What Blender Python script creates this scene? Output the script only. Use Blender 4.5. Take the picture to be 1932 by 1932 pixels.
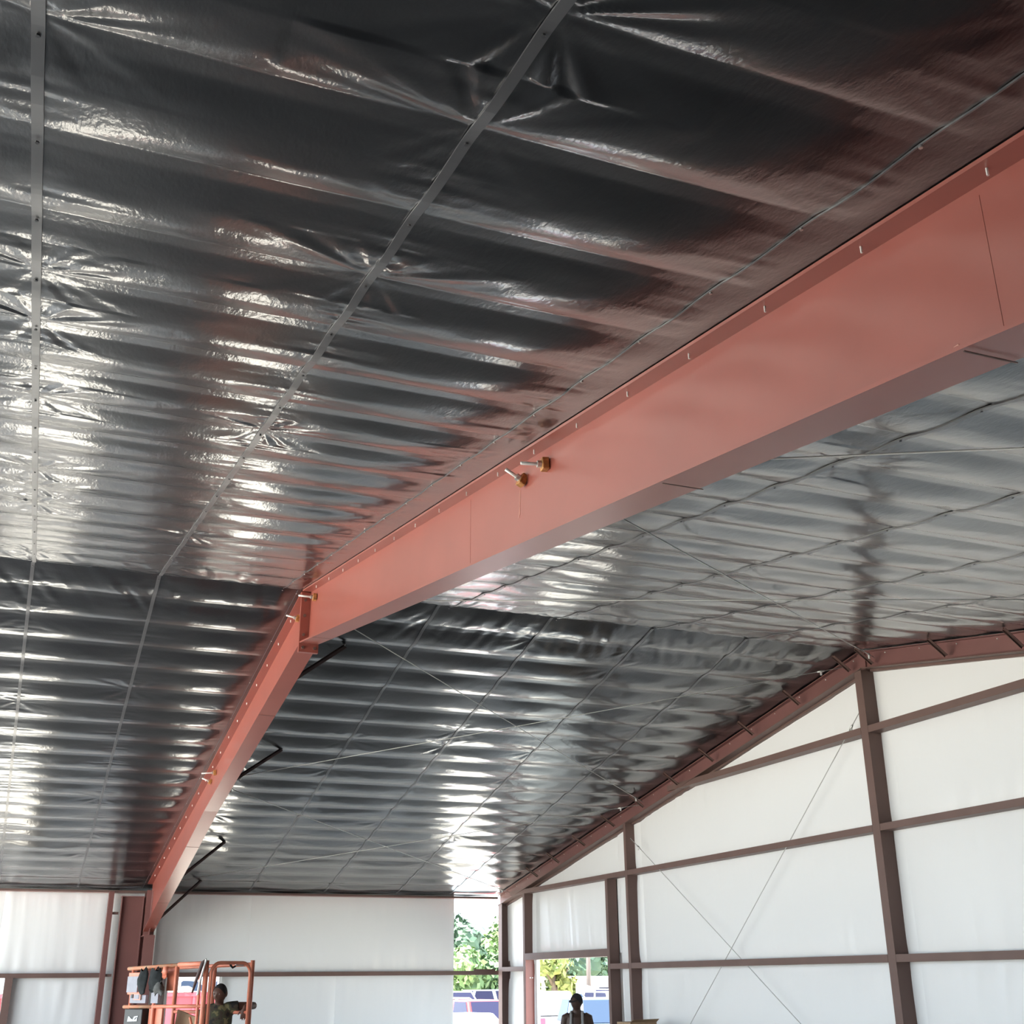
import bpy, bmesh, math, random
import numpy as np
from mathutils import Vector, Matrix

random.seed(7)
R_ = np.random.RandomState(11)
scene = bpy.context.scene
for o in list(bpy.data.objects):
    bpy.data.objects.remove(o)
COL = scene.collection

# ------------------------------------------------------------------ camera
# world: X along the ridge (towards the gable wall), Y towards the far side wall, Z up, floor z = 0
camd = bpy.data.cameras.new('camera')
cam = bpy.data.objects.new('camera', camd)
COL.objects.link(cam)
cam.matrix_world = Matrix((
    (0.92929609, -0.13051594, -0.34550597, 0.0),
    (-0.36925209, -0.34821275, -0.86162682, 0.0),
    (-0.00785355, 0.92828523, -0.37178603, 2.0),
    (0, 0, 0, 1)))
camd.sensor_width = 36.0
camd.sensor_height = 36.0
camd.lens = 36.0 * 2200.0 / 1932.0
camd.clip_start = 0.05
camd.clip_end = 2000
scene.camera = cam

# ------------------------------------------------------------------ sky, sun, exposure
world = bpy.data.worlds.new('world')
scene.world = world
world.use_nodes = True
bg = world.node_tree.nodes['Background']
bg.inputs['Color'].default_value = (0.72, 0.86, 1.0, 1)
bg.inputs['Strength'].default_value = 1.9
sund = bpy.data.lights.new('sun', 'SUN')
sund.energy = 13.0
sund.angle = math.radians(0.6)
sund.color = (1.0, 0.96, 0.90)
sun = bpy.data.objects.new('sun', sund)
COL.objects.link(sun)
sdir = Vector((0.50, 0.22, -0.95))          # travel direction of the light
sun.rotation_euler = sdir.to_track_quat('-Z', 'Y').to_euler()
sun.location = (-30, -20, 40)
vs = scene.view_settings
vs.view_transform = 'Standard'
vs.look = 'None'
vs.exposure = 1.75
vs.gamma = 1.0
vs.use_curve_mapping = False

# ------------------------------------------------------------------ dimensions
YR, ZR, SL = 12.44, 6.067, 0.16796     # ridge line and roof pitch
YFAR, YNEAR = 26.08, -1.20             # side walls
XG = 10.0                              # inner face of the gable framing
XEND = -6.6                           # open end of the building


def ceil_z(y):
    return ZR - SL * abs(y - YR)


# ------------------------------------------------------------------ materials
def mat(name, col, rough=0.5, metal=0.0, spec=0.5, var=0.0, vscale=4.0, bump=0.0, bscale=40.0, bdist=0.003,
        stretch=None, col2=None, trans=0.0, vdetail=4.0):
    m = bpy.data.materials.new(name)
    m.use_nodes = True
    nt = m.node_tree
    b = nt.nodes['Principled BSDF']
    b.inputs['Base Color'].default_value = (*col, 1)
    b.inputs['Roughness'].default_value = rough
    b.inputs['Metallic'].default_value = metal
    b.inputs['Specular IOR Level'].default_value = spec
    if trans:
        b.inputs['Transmission Weight'].default_value = trans
    tc = nt.nodes.new('ShaderNodeTexCoord')
    mp = nt.nodes.new('ShaderNodeMapping')
    nt.links.new(tc.outputs['Object'], mp.inputs['Vector'])
    if stretch:
        mp.inputs['Scale'].default_value = stretch
    if var > 0 or col2:
        n = nt.nodes.new('ShaderNodeTexNoise')
        n.inputs['Scale'].default_value = vscale
        n.inputs['Detail'].default_value = vdetail
        nt.links.new(mp.outputs['Vector'], n.inputs['Vector'])
        r = nt.nodes.new('ShaderNodeValToRGB')
        r.color_ramp.elements[0].position = 0.35
        r.color_ramp.elements[1].position = 0.65
        c2 = col2 if col2 else tuple(max(0, c * (1 - var)) for c in col)
        c1 = col if col2 else tuple(min(1, c * (1 + var * 0.6)) for c in col)
        r.color_ramp.elements[0].color = (*c2, 1)
        r.color_ramp.elements[1].color = (*c1, 1)
        nt.links.new(n.outputs['Fac'], r.inputs['Fac'])
        nt.links.new(r.outputs['Color'], b.inputs['Base Color'])
    if bump > 0:
        n2 = nt.nodes.new('ShaderNodeTexNoise')
        n2.inputs['Scale'].default_value = bscale
        n2.inputs['Detail'].default_value = 3.0
        nt.links.new(mp.outputs['Vector'], n2.inputs['Vector'])
        bp = nt.nodes.new('ShaderNodeBump')
        bp.inputs['Strength'].default_value = bump
        bp.inputs['Distance'].default_value = bdist
        nt.links.new(n2.outputs['Fac'], bp.inputs['Height'])
        nt.links.new(bp.outputs['Normal'], b.inputs['Normal'])
    return m


M = {}
M['liner'] = mat('liner_vinyl', (0.009, 0.0093, 0.0115), rough=0.32, spec=0.35, bump=0.40, bscale=70, bdist=0.0018,
                 stretch=(1.0, 0.42, 1.0))
_nt = M['liner'].node_tree
_bp = [n for n in _nt.nodes if n.type == 'BUMP'][0]
_n2 = _nt.nodes.new('ShaderNodeTexNoise')
_n2.inputs['Scale'].default_value = 22
_n2.inputs['Detail'].default_value = 2
_nt.links.new([n for n in _nt.nodes if n.type == 'MAPPING'][0].outputs['Vector'], _n2.inputs['Vector'])
_bp2 = _nt.nodes.new('ShaderNodeBump')
_bp2.inputs['Strength'].default_value = 0.30
_bp2.inputs['Distance'].default_value = 0.004
_nt.links.new(_n2.outputs['Fac'], _bp2.inputs['Height'])
_nt.links.new(_bp2.outputs['Normal'], _bp.inputs['Normal'])
_b = M['liner'].node_tree.nodes['Principled BSDF']
_b.inputs['Coat Weight'].default_value = 0.9
_b.inputs['Coat Roughness'].default_value = 0.10
_b.inputs['Coat IOR'].default_value = 1.5
for _l in M['liner'].node_tree.links:
    if _l.to_socket.name == 'Normal' and _l.to_node == _b:
        M['liner'].node_tree.links.new(_l.from_socket, _b.inputs['Coat Normal'])
        break
M['strap'] = mat('strap_steel', (0.075, 0.075, 0.08), rough=0.28, spec=0.8)
M['red'] = mat('red_oxide_primer', (0.30, 0.086, 0.066), rough=0.32, spec=0.5, var=0.08, vscale=1.3, bump=0.06, bscale=90, bdist=0.001)
M['red_shaded'] = mat('shaded_red_primer', (0.20, 0.088, 0.080), rough=0.45, spec=0.4, var=0.08, vscale=1.3)  # same primer as red, with the shade on these members put into the colour
M['glass_pale'] = mat('sky_tinted_glass', (0.22, 0.32, 0.36), rough=0.25, spec=0.2)  # pale base colour stands in for the sky mirrored in the glass
M['redchip'] = mat('chipped_primer', (0.62, 0.33, 0.26), rough=0.6)
M['brown'] = mat('brown_primer', (0.16, 0.096, 0.082), rough=0.5, spec=0.4, var=0.08, vscale=2)
M['brown_dark'] = mat('dark_primer', (0.085, 0.055, 0.052), rough=0.55, spec=0.3)
M['white_vinyl'] = mat('white_insulation_facing', (0.90, 0.91, 0.91), rough=0.34, spec=0.4, bump=0.25, bscale=7, bdist=0.006,
                       stretch=(1.5, 1.5, 0.18))
M['siding'] = mat('painted_siding', (0.75, 0.75, 0.73), rough=0.5)
M['roofing'] = mat('galvanised_roofing', (0.55, 0.56, 0.57), rough=0.45, metal=0.3)
M['concrete'] = mat('concrete_slab', (0.32, 0.31, 0.29), rough=0.7, var=0.2, vscale=0.6, bump=0.1, bscale=30)
M['gravel'] = mat('pale_gravel', (0.48, 0.445, 0.38), rough=0.9, var=0.15, vscale=0.5, bump=0.2, bscale=20, bdist=0.02)
M['steel'] = mat('zinc_steel', (0.62, 0.62, 0.60), rough=0.35, metal=0.7)
M['cable'] = mat('galvanised_rod', (0.60, 0.60, 0.58), rough=0.45)
M['brass'] = mat('rusty_washer', (0.50, 0.24, 0.08), rough=0.5, metal=0.3, var=0.3, vscale=40)
M['bolt_white'] = mat('bright_bolt', (0.80, 0.80, 0.77), rough=0.35, metal=0.2)
M['orange'] = mat('orange_paint', (0.70, 0.23, 0.14), rough=0.45, spec=0.4, var=0.15, vscale=6)
M['orange_worn'] = mat('worn_orange_paint', (0.40, 0.25, 0.15), rough=0.7, col2=(0.50, 0.18, 0.09), vscale=14)
M['paper'] = mat('white_paper', (0.34, 0.34, 0.38), rough=0.8, var=0.06, vscale=20)
M['blackbox'] = mat('black_plastic', (0.010, 0.012, 0.014), rough=0.5)
M['decal'] = mat('white_decal', (0.6, 0.62, 0.64), rough=0.6)
M['bag'] = mat('dark_cloth', (0.012, 0.016, 0.017), rough=0.9, var=0.4, vscale=18, bump=0.4, bscale=25, bdist=0.01)
M['greycloth'] = mat('grey_cloth', (0.10, 0.10, 0.095), rough=0.9, var=0.2, vscale=12)
M['skin'] = mat('brown_skin', (0.105, 0.052, 0.037), rough=0.5, spec=0.4, var=0.08, vscale=12)
M['skin_dark'] = mat('dark_skin', (0.07, 0.04, 0.03), rough=0.5, spec=0.4, var=0.08, vscale=12)
M['hair'] = mat('black_hair', (0.012, 0.011, 0.011), rough=0.8, bump=0.5, bscale=120)
M['eye_white'] = mat('eye_white', (0.3, 0.28, 0.26), rough=0.3)
M['cap'] = mat('black_cap', (0.02, 0.02, 0.022), rough=0.85)
M['tank'] = mat('grey_vest', (0.34, 0.34, 0.34), rough=0.9)
M['jeans'] = mat('dark_denim', (0.05, 0.06, 0.09), rough=0.9, var=0.2, vscale=10)
M['boot'] = mat('brown_leather', (0.09, 0.055, 0.035), rough=0.7)
M['card'] = mat('cardboard', (0.42, 0.29, 0.18), rough=0.9, var=0.08, vscale=8)
M['wood'] = mat('pale_timber', (0.42, 0.32, 0.22), rough=0.85, var=0.15, vscale=6, stretch=(1, 8, 1))
M['tape'] = mat('brown_tape', (0.30, 0.19, 0.10), rough=0.4)
M['car_white'] = mat('white_car_paint', (0.42, 0.43, 0.45), rough=0.25)
M['car_silver'] = mat('silver_car_paint', (0.30, 0.36, 0.42), rough=0.28, metal=0.3)
M['car_blue'] = mat('grey_blue_car_paint', (0.09, 0.12, 0.19), rough=0.28, metal=0.2)
M['car_red'] = mat('red_car_paint', (0.30, 0.02, 0.02), rough=0.3)
M['car_tan'] = mat('cream_car_paint', (0.45, 0.40, 0.30), rough=0.3)
M['glass'] = mat('tinted_glass', (0.012, 0.012, 0.03), rough=0.25, spec=0.12)
M['glass_blue'] = mat('blue_tinted_glass', (0.02, 0.032, 0.055), rough=0.25, spec=0.12)  # blue comes from the base colour
M['tyre'] = mat('tyre_rubber', (0.02, 0.02, 0.02), rough=0.9)
M['hub'] = mat('alloy_wheel', (0.5, 0.5, 0.5), rough=0.3, metal=0.6)
M['tail'] = mat('red_lens', (0.60, 0.03, 0.07), rough=0.2)
M['head'] = mat('clear_lens', (0.8, 0.8, 0.8), rough=0.1)
M['bin_red'] = mat('red_container_paint', (0.36, 0.03, 0.045), rough=0.55, var=0.12, vscale=2)
M['rubble'] = mat('pale_scrap', (0.70, 0.64, 0.52), rough=0.9)
M['bark'] = mat('bark', (0.14, 0.10, 0.07), rough=0.9, var=0.2, vscale=6)
M['leaf_a'] = mat('green_leaves', (0.085, 0.15, 0.05), rough=0.7, col2=(0.045, 0.09, 0.04), vscale=0.9)
M['leaf_b'] = mat('light_green_leaves', (0.13, 0.20, 0.06), rough=0.7, col2=(0.07, 0.13, 0.045), vscale=0.8)
M['leaf_c'] = mat('yellow_green_leaves', (0.25, 0.25, 0.06), rough=0.7, col2=(0.12, 0.17, 0.05), vscale=1.0)
M['leaf_d'] = mat('blue_green_leaves', (0.06, 0.11, 0.06), rough=0.7, col2=(0.035, 0.07, 0.045), vscale=0.8)
M['bwall'] = mat('white_stucco', (0.5, 0.47, 0.45), rough=0.85, var=0.04, vscale=0.7)
M['broof'] = mat('pale_roof_sheet', (0.66, 0.64, 0.62), rough=0.6)
M['bdoor'] = mat('grey_shutter', (0.36, 0.35, 0.34), rough=0.6)
M['pole'] = mat('weathered_pole', (0.13, 0.105, 0.095), rough=0.9)
M['tarp'] = mat('grey_tarp', (0.34, 0.34, 0.33), rough=0.8)


def camo():
    m = bpy.data.materials.new('camouflage_cloth')
    m.use_nodes = True
    nt = m.node_tree
    b = nt.nodes['Principled BSDF']
    b.inputs['Roughness'].default_value = 0.9
    tc = nt.nodes.new('ShaderNodeTexCoord')
    n = nt.nodes.new('ShaderNodeTexNoise')
    n.inputs['Scale'].default_value = 11
    n.inputs['Detail'].default_value = 2
    nt.links.new(tc.outputs['Object'], n.inputs['Vector'])
    r = nt.nodes.new('ShaderNodeValToRGB')
    r.color_ramp.interpolation = 'CONSTANT'
    cr = r.color_ramp
    cr.elements[0].position = 0.0
    cr.elements[0].color = (0.025, 0.028, 0.026, 1)
    cr.elements[1].position = 0.44
    cr.elements[1].color = (0.07, 0.055, 0.04, 1)
    e = cr.elements.new(0.53)
    e.color = (0.075, 0.085, 0.05, 1)
    e = cr.elements.new(0.61)
    e.color = (0.22, 0.20, 0.10, 1)
    nt.links.new(n.outputs['Fac'], r.inputs['Fac'])
    nt.links.new(r.outputs['Color'], b.inputs['Base Color'])
    return m


M['camo'] = camo()


# ------------------------------------------------------------------ mesh helpers
def link(name, me, m=None, parent=None, smooth=False):
    o = bpy.data.objects.new(name, me)
    COL.objects.link(o)
    if m is not None and not me.materials:
        me.materials.append(M[m] if isinstance(m, str) else m)
    if smooth:
        me.polygons.foreach_set('use_smooth', [True] * len(me.polygons))
    if parent is not None:
        o.parent = parent
    return o


def empty(name, loc=(0, 0, 0), rz=0.0):
    o = bpy.data.objects.new(name, None)
    o.empty_display_size = 0.3
    COL.objects.link(o)
    o.location = loc
    o.rotation_euler = (0, 0, rz)
    return o


def tag(o, label=None, cat=None, group=None, kind=None):
    if label:
        o['label'] = label
    if cat:
        o['category'] = cat
    if group:
        o['group'] = group
    if kind:
        o['kind'] = kind
    return o


def copy_tree(o, parent=None):
    c = o.copy()
    COL.objects.link(c)
    c.parent = parent
    for ch in o.children:
        copy_tree(ch, c)
    return c


class MB:
    """collects simple solids; build() links them as one mesh object"""

    def __init__(s):
        s.v, s.f = [], []

    def add(s, vs, fs):
        n = len(s.v)
        s.v += [tuple(p) for p in vs]
        s.f += [tuple(i + n for i in f) for f in fs]
        return s

    def hexa(s, p):   # 8 points: bottom ring 0-3, top ring 4-7
        return s.add(p, [(3, 2, 1, 0), (4, 5, 6, 7), (0, 1, 5, 4), (1, 2, 6, 5), (2, 3, 7, 6), (3, 0, 4, 7)])

    def box(s, x0, x1, y0, y1, z0, z1):
        return s.hexa([(x0, y0, z0), (x1, y0, z0), (x1, y1, z0), (x0, y1, z0),
                       (x0, y0, z1), (x1, y0, z1), (x1, y1, z1), (x0, y1, z1)])

    def bar(s, p0, p1, w, h, up=(0, 0, 1)):
        p0, p1, up = Vector(p0), Vector(p1), Vector(up)
        d = (p1 - p0).normalized()
        a = d.cross(up)
        if a.length < 1e-4:
            a = d.cross(Vector((1, 0, 0)))
        a.normalize()
        b = a.cross(d).normalized()
        a *= w / 2
        b *= h / 2
        return s.hexa([p0 - a - b, p0 + a - b, p1 + a - b, p1 - a - b, p0 - a + b, p0 + a + b, p1 + a + b, p1 - a + b])

    def tube(s, pts, r, n=8, caps=True):
        pts = [Vector(p) for p in pts]
        rr = r if isinstance(r, (list, tuple)) else [r] * len(pts)
        base = len(s.v)
        prev = None
        for i, p in enumerate(pts):
            if i == 0:
                d = pts[1] - pts[0]
            elif i == len(pts) - 1:
                d = pts[-1] - pts[-2]
            else:
                d = (pts[i + 1] - pts[i]).normalized() + (pts[i] - pts[i - 1]).normalized()
            d.normalize()
            if prev is None:
                a = d.cross(Vector((0, 0, 1)))
                if a.length < 1e-3:
                    a = d.cross(Vector((1, 0, 0)))
            else:
                a = prev - d * prev.dot(d)
            a.normalize()
            prev = a
            b = d.cross(a)
            for k in range(n):
                t = 2 * math.pi * k / n
                s.v.append(tuple(p + (a * math.cos(t) + b * math.sin(t)) * rr[i]))
        for i in range(len(pts) - 1):
            for k in range(n):
                k2 = (k + 1) % n
                s.f.append((base + i * n + k, base + i * n + k2, base + (i + 1) * n + k2, base + (i + 1) * n + k))
        if caps:
            s.f.append(tuple(base + k for k in range(n))[::-1])
            s.f.append(tuple(base + (len(pts) - 1) * n + k for k in range(n)))
        return s

    def prism(s, poly, axis, a0, a1):
        """poly: 2-D points; axis 'x','y','z' is the extrusion axis"""
        def mk(p, a):
            return {'x': (a, p[0], p[1]), 'y': (p[0], a, p[1]), 'z': (p[0], p[1], a)}[axis]
        n = len(poly)
        vs = [mk(p, a0) for p in poly] + [mk(p, a1) for p in poly]
        fs = [tuple(range(n))[::-1], tuple(range(n, 2 * n))]
        for i in range(n):
            j = (i + 1) % n
            fs.append((i, j, n + j, n + i))
        return s.add(vs, fs)

    def build(s, name, m, parent=None, smooth=False, bevel=0.0):
        me = bpy.data.meshes.new(name)
        me.from_pydata(s.v, [], s.f)
        bm = bmesh.new()
        bm.from_mesh(me)
        bmesh.ops.recalc_face_normals(bm, faces=bm.faces)
        if bevel:
            bmesh.ops.bevel(bm, geom=[e for e in bm.edges], offset=bevel, segments=2, affect='EDGES', profile=0.5)
        bm.to_mesh(me)
        bm.free()
        return link(name, me, m, parent, smooth)


def grid_mesh(name, P, m, parent=None, flip=False):
    """P: (rows, cols, 3) array"""
    r, c, _ = P.shape
    idx = np.arange(r * c).reshape(r, c)
    a, b, cc, d = idx[:-1, :-1], idx[:-1, 1:], idx[1:, 1:], idx[1:, :-1]
    q = np.stack([a, b, cc, d] if not flip else [a, d, cc, b], -1).reshape(-1, 4)
    me = bpy.data.meshes.new(name)
    nf = len(q)
    me.vertices.add(r * c)
    me.vertices.foreach_set('co', P.reshape(-1).astype(np.float32))
    me.loops.add(nf * 4)
    me.loops.foreach_set('vertex_index', q.reshape(-1).astype(np.int32))
    me.polygons.add(nf)
    me.polygons.foreach_set('loop_start', (np.arange(nf) * 4).astype(np.int32))
    me.update(calc_edges=True)
    me.validate()
    return link(name, me, m, parent, smooth=True)


def hsh(i, j, s=0):
    v = np.sin(i * 127.1 + j * 311.7 + s * 74.7) * 43758.5453
    return v - np.floor(v)


def vnoise(x, y, s=0):
    xi, yi = np.floor(x), np.floor(y)
    xf, yf = x - xi, y - yi
    xf, yf = xf * xf * (3 - 2 * xf), yf * yf * (3 - 2 * yf)
    a, b = hsh(xi, yi, s), hsh(xi + 1, yi, s)
    c, d = hsh(xi, yi + 1, s), hsh(xi + 1, yi + 1, s)
    return (a * (1 - xf) + b * xf) * (1 - yf) + (c * (1 - xf) + d * xf) * yf - 0.5


# ================================================================== SETTING
tag(MB().box(XEND - 1, XG + 0.3, YNEAR - 0.1, YFAR + 0.2, -0.25, 0.0).build('floor', 'concrete'),
    'grey concrete floor slab of the steel hall', kind='structure')
tag(MB().box(-220, 320, -160, 420, -0.45, -0.26).build('ground', 'gravel'),
    'pale sunlit gravel lot around the hall', kind='structure')

# ------------------------------------------------------------------ ceiling liner
# steel straps: (x at ridge, x at eave) on the near slope and on the far slope
STR_N = [(-0.27, -0.36), (0.99, 0.91), (2.235, 2.235), (2.86, 2.86), (4.17, 4.20), (5.56, 5.58), (6.95, 6.93), (8.30, 8.27), (9.62, 9.62)]
STR_F = [(-0.37, -0.50), (0.90, 0.97), (2.40, 2.22), (2.86, 2.80), (4.06, 4.40), (5.50, 6.00), (6.88, 7.62), (8.25, 8.86), (9.64, 9.66)]
LEFT = [-5.9, -4.6, -3.3, -1.75]
PN, PF = 0.605, 0.6495
YN0 = YR - 0.035 - PN * 23            # a crease falls on the ridge


def strap_x(tab, far, Y):
    out = []
    for k in LEFT:
        out.append(np.full_like(Y, k))
    for a, b in tab:
        if far:
            t = (Y - YR) / (YFAR - YR)
            out.append(a + (b - a) * t)
        else:
            t = (YR - Y) / (YR - 2.0)
            out.append(b + (a - b) * np.clip(t, 0, 1.2))
    return np.stack(out, 0)


def liner_drop(X, Y, far):
    """how far the vinyl hangs below the purlin line"""
    p, y0 = (PF, YR) if far else (PN, YN0)
    c = (Y - y0) / p
    k = np.floor(c)
    v = c - k
    if far:
        v = 1 - v
    flat = 0.16
    w = np.clip((v - flat) / (1 - flat), 0, 1)
    if far:
        w = 1 - w
    prof = 4.0 * (w ** 1.25) * np.clip(1 - w, 0, 1) ** 0.85
    S = strap_x(STR_F if far else STR_N, far, Y)
    idx = np.zeros(X.shape)
    lo = np.full(X.shape, -14.0)
    hi = np.full(X.shape, 11.5)
    for i in range(S.shape[0]):
        m = X >= S[i]
        idx += m
        lo = np.where(m, S[i], lo)
        hi = np.where(~m & (S[i] < hi), S[i], hi)
    u = np.clip((X - lo) / np.maximum(hi - lo, 1e-3), 0, 1)
    d = np.minimum(X - lo, hi - X)
    r1 = hsh(k, idx, 3 + far)
    span = np.clip((hi - lo) / 1.3, 0.15, 1.0)
    rb_ = X > 2.6
    s0 = np.where(rb_, 0.036, 0.030) if far else np.where(rb_, 0.034, 0.023 + 0.009 * np.clip((7.0 - Y) / 4.0, 0, 1))
    e0 = np.where(rb_, 0.52, 0.40)
    rE = (1 - u) * hsh(k, idx, 55 + far) + u * hsh(k, idx + 1, 55 + far)
    amp = s0 * (e0 * (0.7 + 0.6 * rE) + (1 - e0) * span * np.sin(math.pi * u) ** 1.3 * (0.6 + 0.8 * r1))
    fr = 2.55 - (0.0125 * (Y - YR) if far else 0)
    fade = np.clip((np.abs(X - fr) - 0.115) / 0.22, 0, 1)
    fade = fade * fade * (3 - 2 * fade) * np.clip((XG + 0.05 - X) / 0.35, 0, 1)
    z = amp * prof
    # soft waviness and short pleats along the straps
    z = z + prof * 0.010 * vnoise(X * 1.7, Y * 4.0, 5 + far)
    z = z + np.exp(-d / 0.16) * prof * np.where(rb_, 0.004, 0.010) * vnoise(X * 2.0, Y * 22.0, 9 + far)
    z = z + 0.0035 * prof * vnoise(X * 7.0 + Y * 3.0, Y * 9.0 - X * 2, 13 + far)
    # pleats fanning out of the screw points
    nearest = np.where(X - lo < hi - X, lo, hi)
    ni = np.where(X - lo < hi - X, idx, idx + 1)
    kk = np.round(c)
    dx = X - nearest
    dy = (c - kk) * p
    rr = np.sqrt(dx * dx + dy * dy) + 1e-4
    ang = np.arctan2(dy, np.abs(dx)) + 4 * (dx > 0)
    na = hsh(kk, ni, 21 + far)
    strong = np.where(na > 0.80, 1.0, 0.16)
    # the seam next to the ridge and one strap joint near the camera are creased most
    ridge = np.exp(-((Y - YR - (0.45 if far else -0.35)) / 0.5) ** 2)
    strong = np.maximum(strong, ridge * 0.9)
    if not far:
        strong = np.maximum(strong, 2.2 * np.exp(-((nearest - 0.95) ** 2 / 0.05 + (Y - 2.35) ** 2 / 0.30)))
    ple = np.minimum(rr / 0.07, 1) * np.clip(np.abs(dx) / 0.04, 0, 1) * np.exp(-rr / (0.20 + 0.12 * strong)) * vnoise(ang * 5.5, rr * 1.8 + na * 9, 31 + far)
    z = z + strong * 0.022 * ple * np.clip(prof + 0.25, 0, 1)
    z = z + ridge * 0.016 * vnoise(X * 11.0 + Y * 5.0 * np.sin(idx), Y * 2.2, 41 + far)
    return z * fade


XS_N = np.concatenate([np.linspace(XEND, -2.2, 30)[:-1], np.linspace(-2.2, 2.7, 273)[:-1], np.linspace(2.7, 10.06, 211)])
XS_F = np.concatenate([np.linspace(XEND, -2.2, 30)[:-1], np.linspace(-2.2, 2.7, 170)[:-1], np.linspace(2.7, 10.06, 250)])
ceiling = tag(empty('ceiling', (0, YR, ZR)), 'glossy black insulation liner under a pitched steel roof', kind='structure')


def to_local(P, o):
    return P - np.array(o.location)


for far in (False, True):
    if far:
        ys = np.linspace(YR, YFAR + 0.21, 640)
        xs = XS_F
    else:
        ys = np.concatenate([np.linspace(YNEAR, 1.5, 50)[:-1], np.linspace(1.5, 7, 441)[:-1], np.linspace(7, YR, 273)])
        xs = XS_N
    X, Y = np.meshgrid(xs, ys)
    Z = ZR - SL * np.abs(Y - YR) - liner_drop(X, Y, far) + 0.004
    P = np.stack([X, Y, Z], -1)
    o = grid_mesh('liner_sheet', to_local(P, ceiling), 'liner', ceiling, flip=True)

# straps with their screws
screw_me = None


def add_screw(parent, p, nrm=(0, 0, -1), r=0.008, name='screw', m='steel', h=0.006):
    """small hexagonal head pointing along nrm, shared mesh"""
    global screw_me
    if screw_me is None:
        screw_me = {}
    key = (r, m, h)
    if key not in screw_me:
        vs, fs = [], []
        for zz in (0, h):
            for k in range(6):
                vs.append((r * math.cos(k * math.pi / 3), r * math.sin(k * math.pi / 3), zz))
        fs = [tuple(range(6))[::-1], tuple(range(6, 12))] + [(k, (k + 1) % 6, 6 + (k + 1) % 6, 6 + k) for k in range(6)]
        me = bpy.data.meshes.new(name)
        me.from_pydata(vs, [], fs)
        me.materials.append(M[m])
        screw_me[key] = me
    o = bpy.data.objects.new(name, screw_me[key])
    COL.objects.link(o)
    o.parent = parent
    o.location = Vector(p) - (Vector(parent.location) + (Vector(parent.parent.location) if parent.parent else Vector()))
    o.rotation_euler = Vector(nrm).to_track_quat('Z', 'Y').to_euler()
    return o


for far in (False, True):
    tab = STR_F if far else STR_N
    for si, (a, b) in enumerate(tab):
        if si == 8:
            continue
        wd = 0.037
        if si == 2:
            wd = 0.006
        if si == 3:
            wd = 0.02
        y0, y1 = (YR, YFAR - 0.05) if far else (YNEAR + 0.1, YR)
        n = 330
        yy = np.linspace(y0, y1, n)
        xx = strap_x(tab, far, yy)[len(LEFT) + si]
        zz = ZR - SL * np.abs(yy - YR) - np.maximum(liner_drop(xx + 0.012, yy, far), liner_drop(xx - 0.012, yy, far)) - 0.001
        # a taut band: smooth it a little
        ker = np.ones(5) / 5
        zz = np.convolve(np.pad(zz, 2, mode='edge'), ker, mode='valid') - 0.002
        rows = []
        for dx, dz in ((-wd / 2, 0.006), (-wd / 2, -0.001), (wd / 2, -0.001), (wd / 2, 0.006)):
            rows.append(np.stack([xx + dx, yy, zz + dz], -1))
        P = np.stack(rows, 0)
        st = grid_mesh('strap', to_local(P, ceiling), 'strap', ceiling)
        st.data.polygons.foreach_set('use_smooth', [False] * len(st.data.polygons))
        p, yy0 = (PF, YR) if far else (PN, YN0)
        kmax = int((y1 - yy0) / p)
        for k in range(0, kmax + 1):
            y = yy0 + k * p + 0.09
            if y < 1.5 or y > YFAR - 0.3 or (far and k % 2):
                continue
            i = min(n - 1, max(0, int((y - y0) / (y1 - y0) * (n - 1))))
            add_screw(st, (float(xx[i]), y, float(zz[i]) - 0.001), r=0.007, h=0.006, m='steel' if si == 2 else 'strap')

# roof sheet above the liner keeps the daylight out
rf = tag(empty('roof', (0, YR, ZR + 0.3)), 'metal roof sheeting above the liner', kind='structure')
for sgn in (-1, 1):
    ye = YNEAR - 0.25 if sgn < 0 else YFAR + 0.35
    ze = ZR + 0.3 - SL * abs(ye - YR)
    MB().hexa([(XEND - .2, 0, 0), (XG + .4, 0, 0), (XG + .4, ye - YR, ze - ZR - .3), (XEND - .2, ye - YR, ze - ZR - .3),
               (XEND - .2, 0, .04), (XG + .4, 0, .04), (XG + .4, ye - YR, ze - ZR - .26), (XEND - .2, ye - YR, ze - ZR - .26)]).build('roof_sheet', 'roofing', rf)


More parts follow.
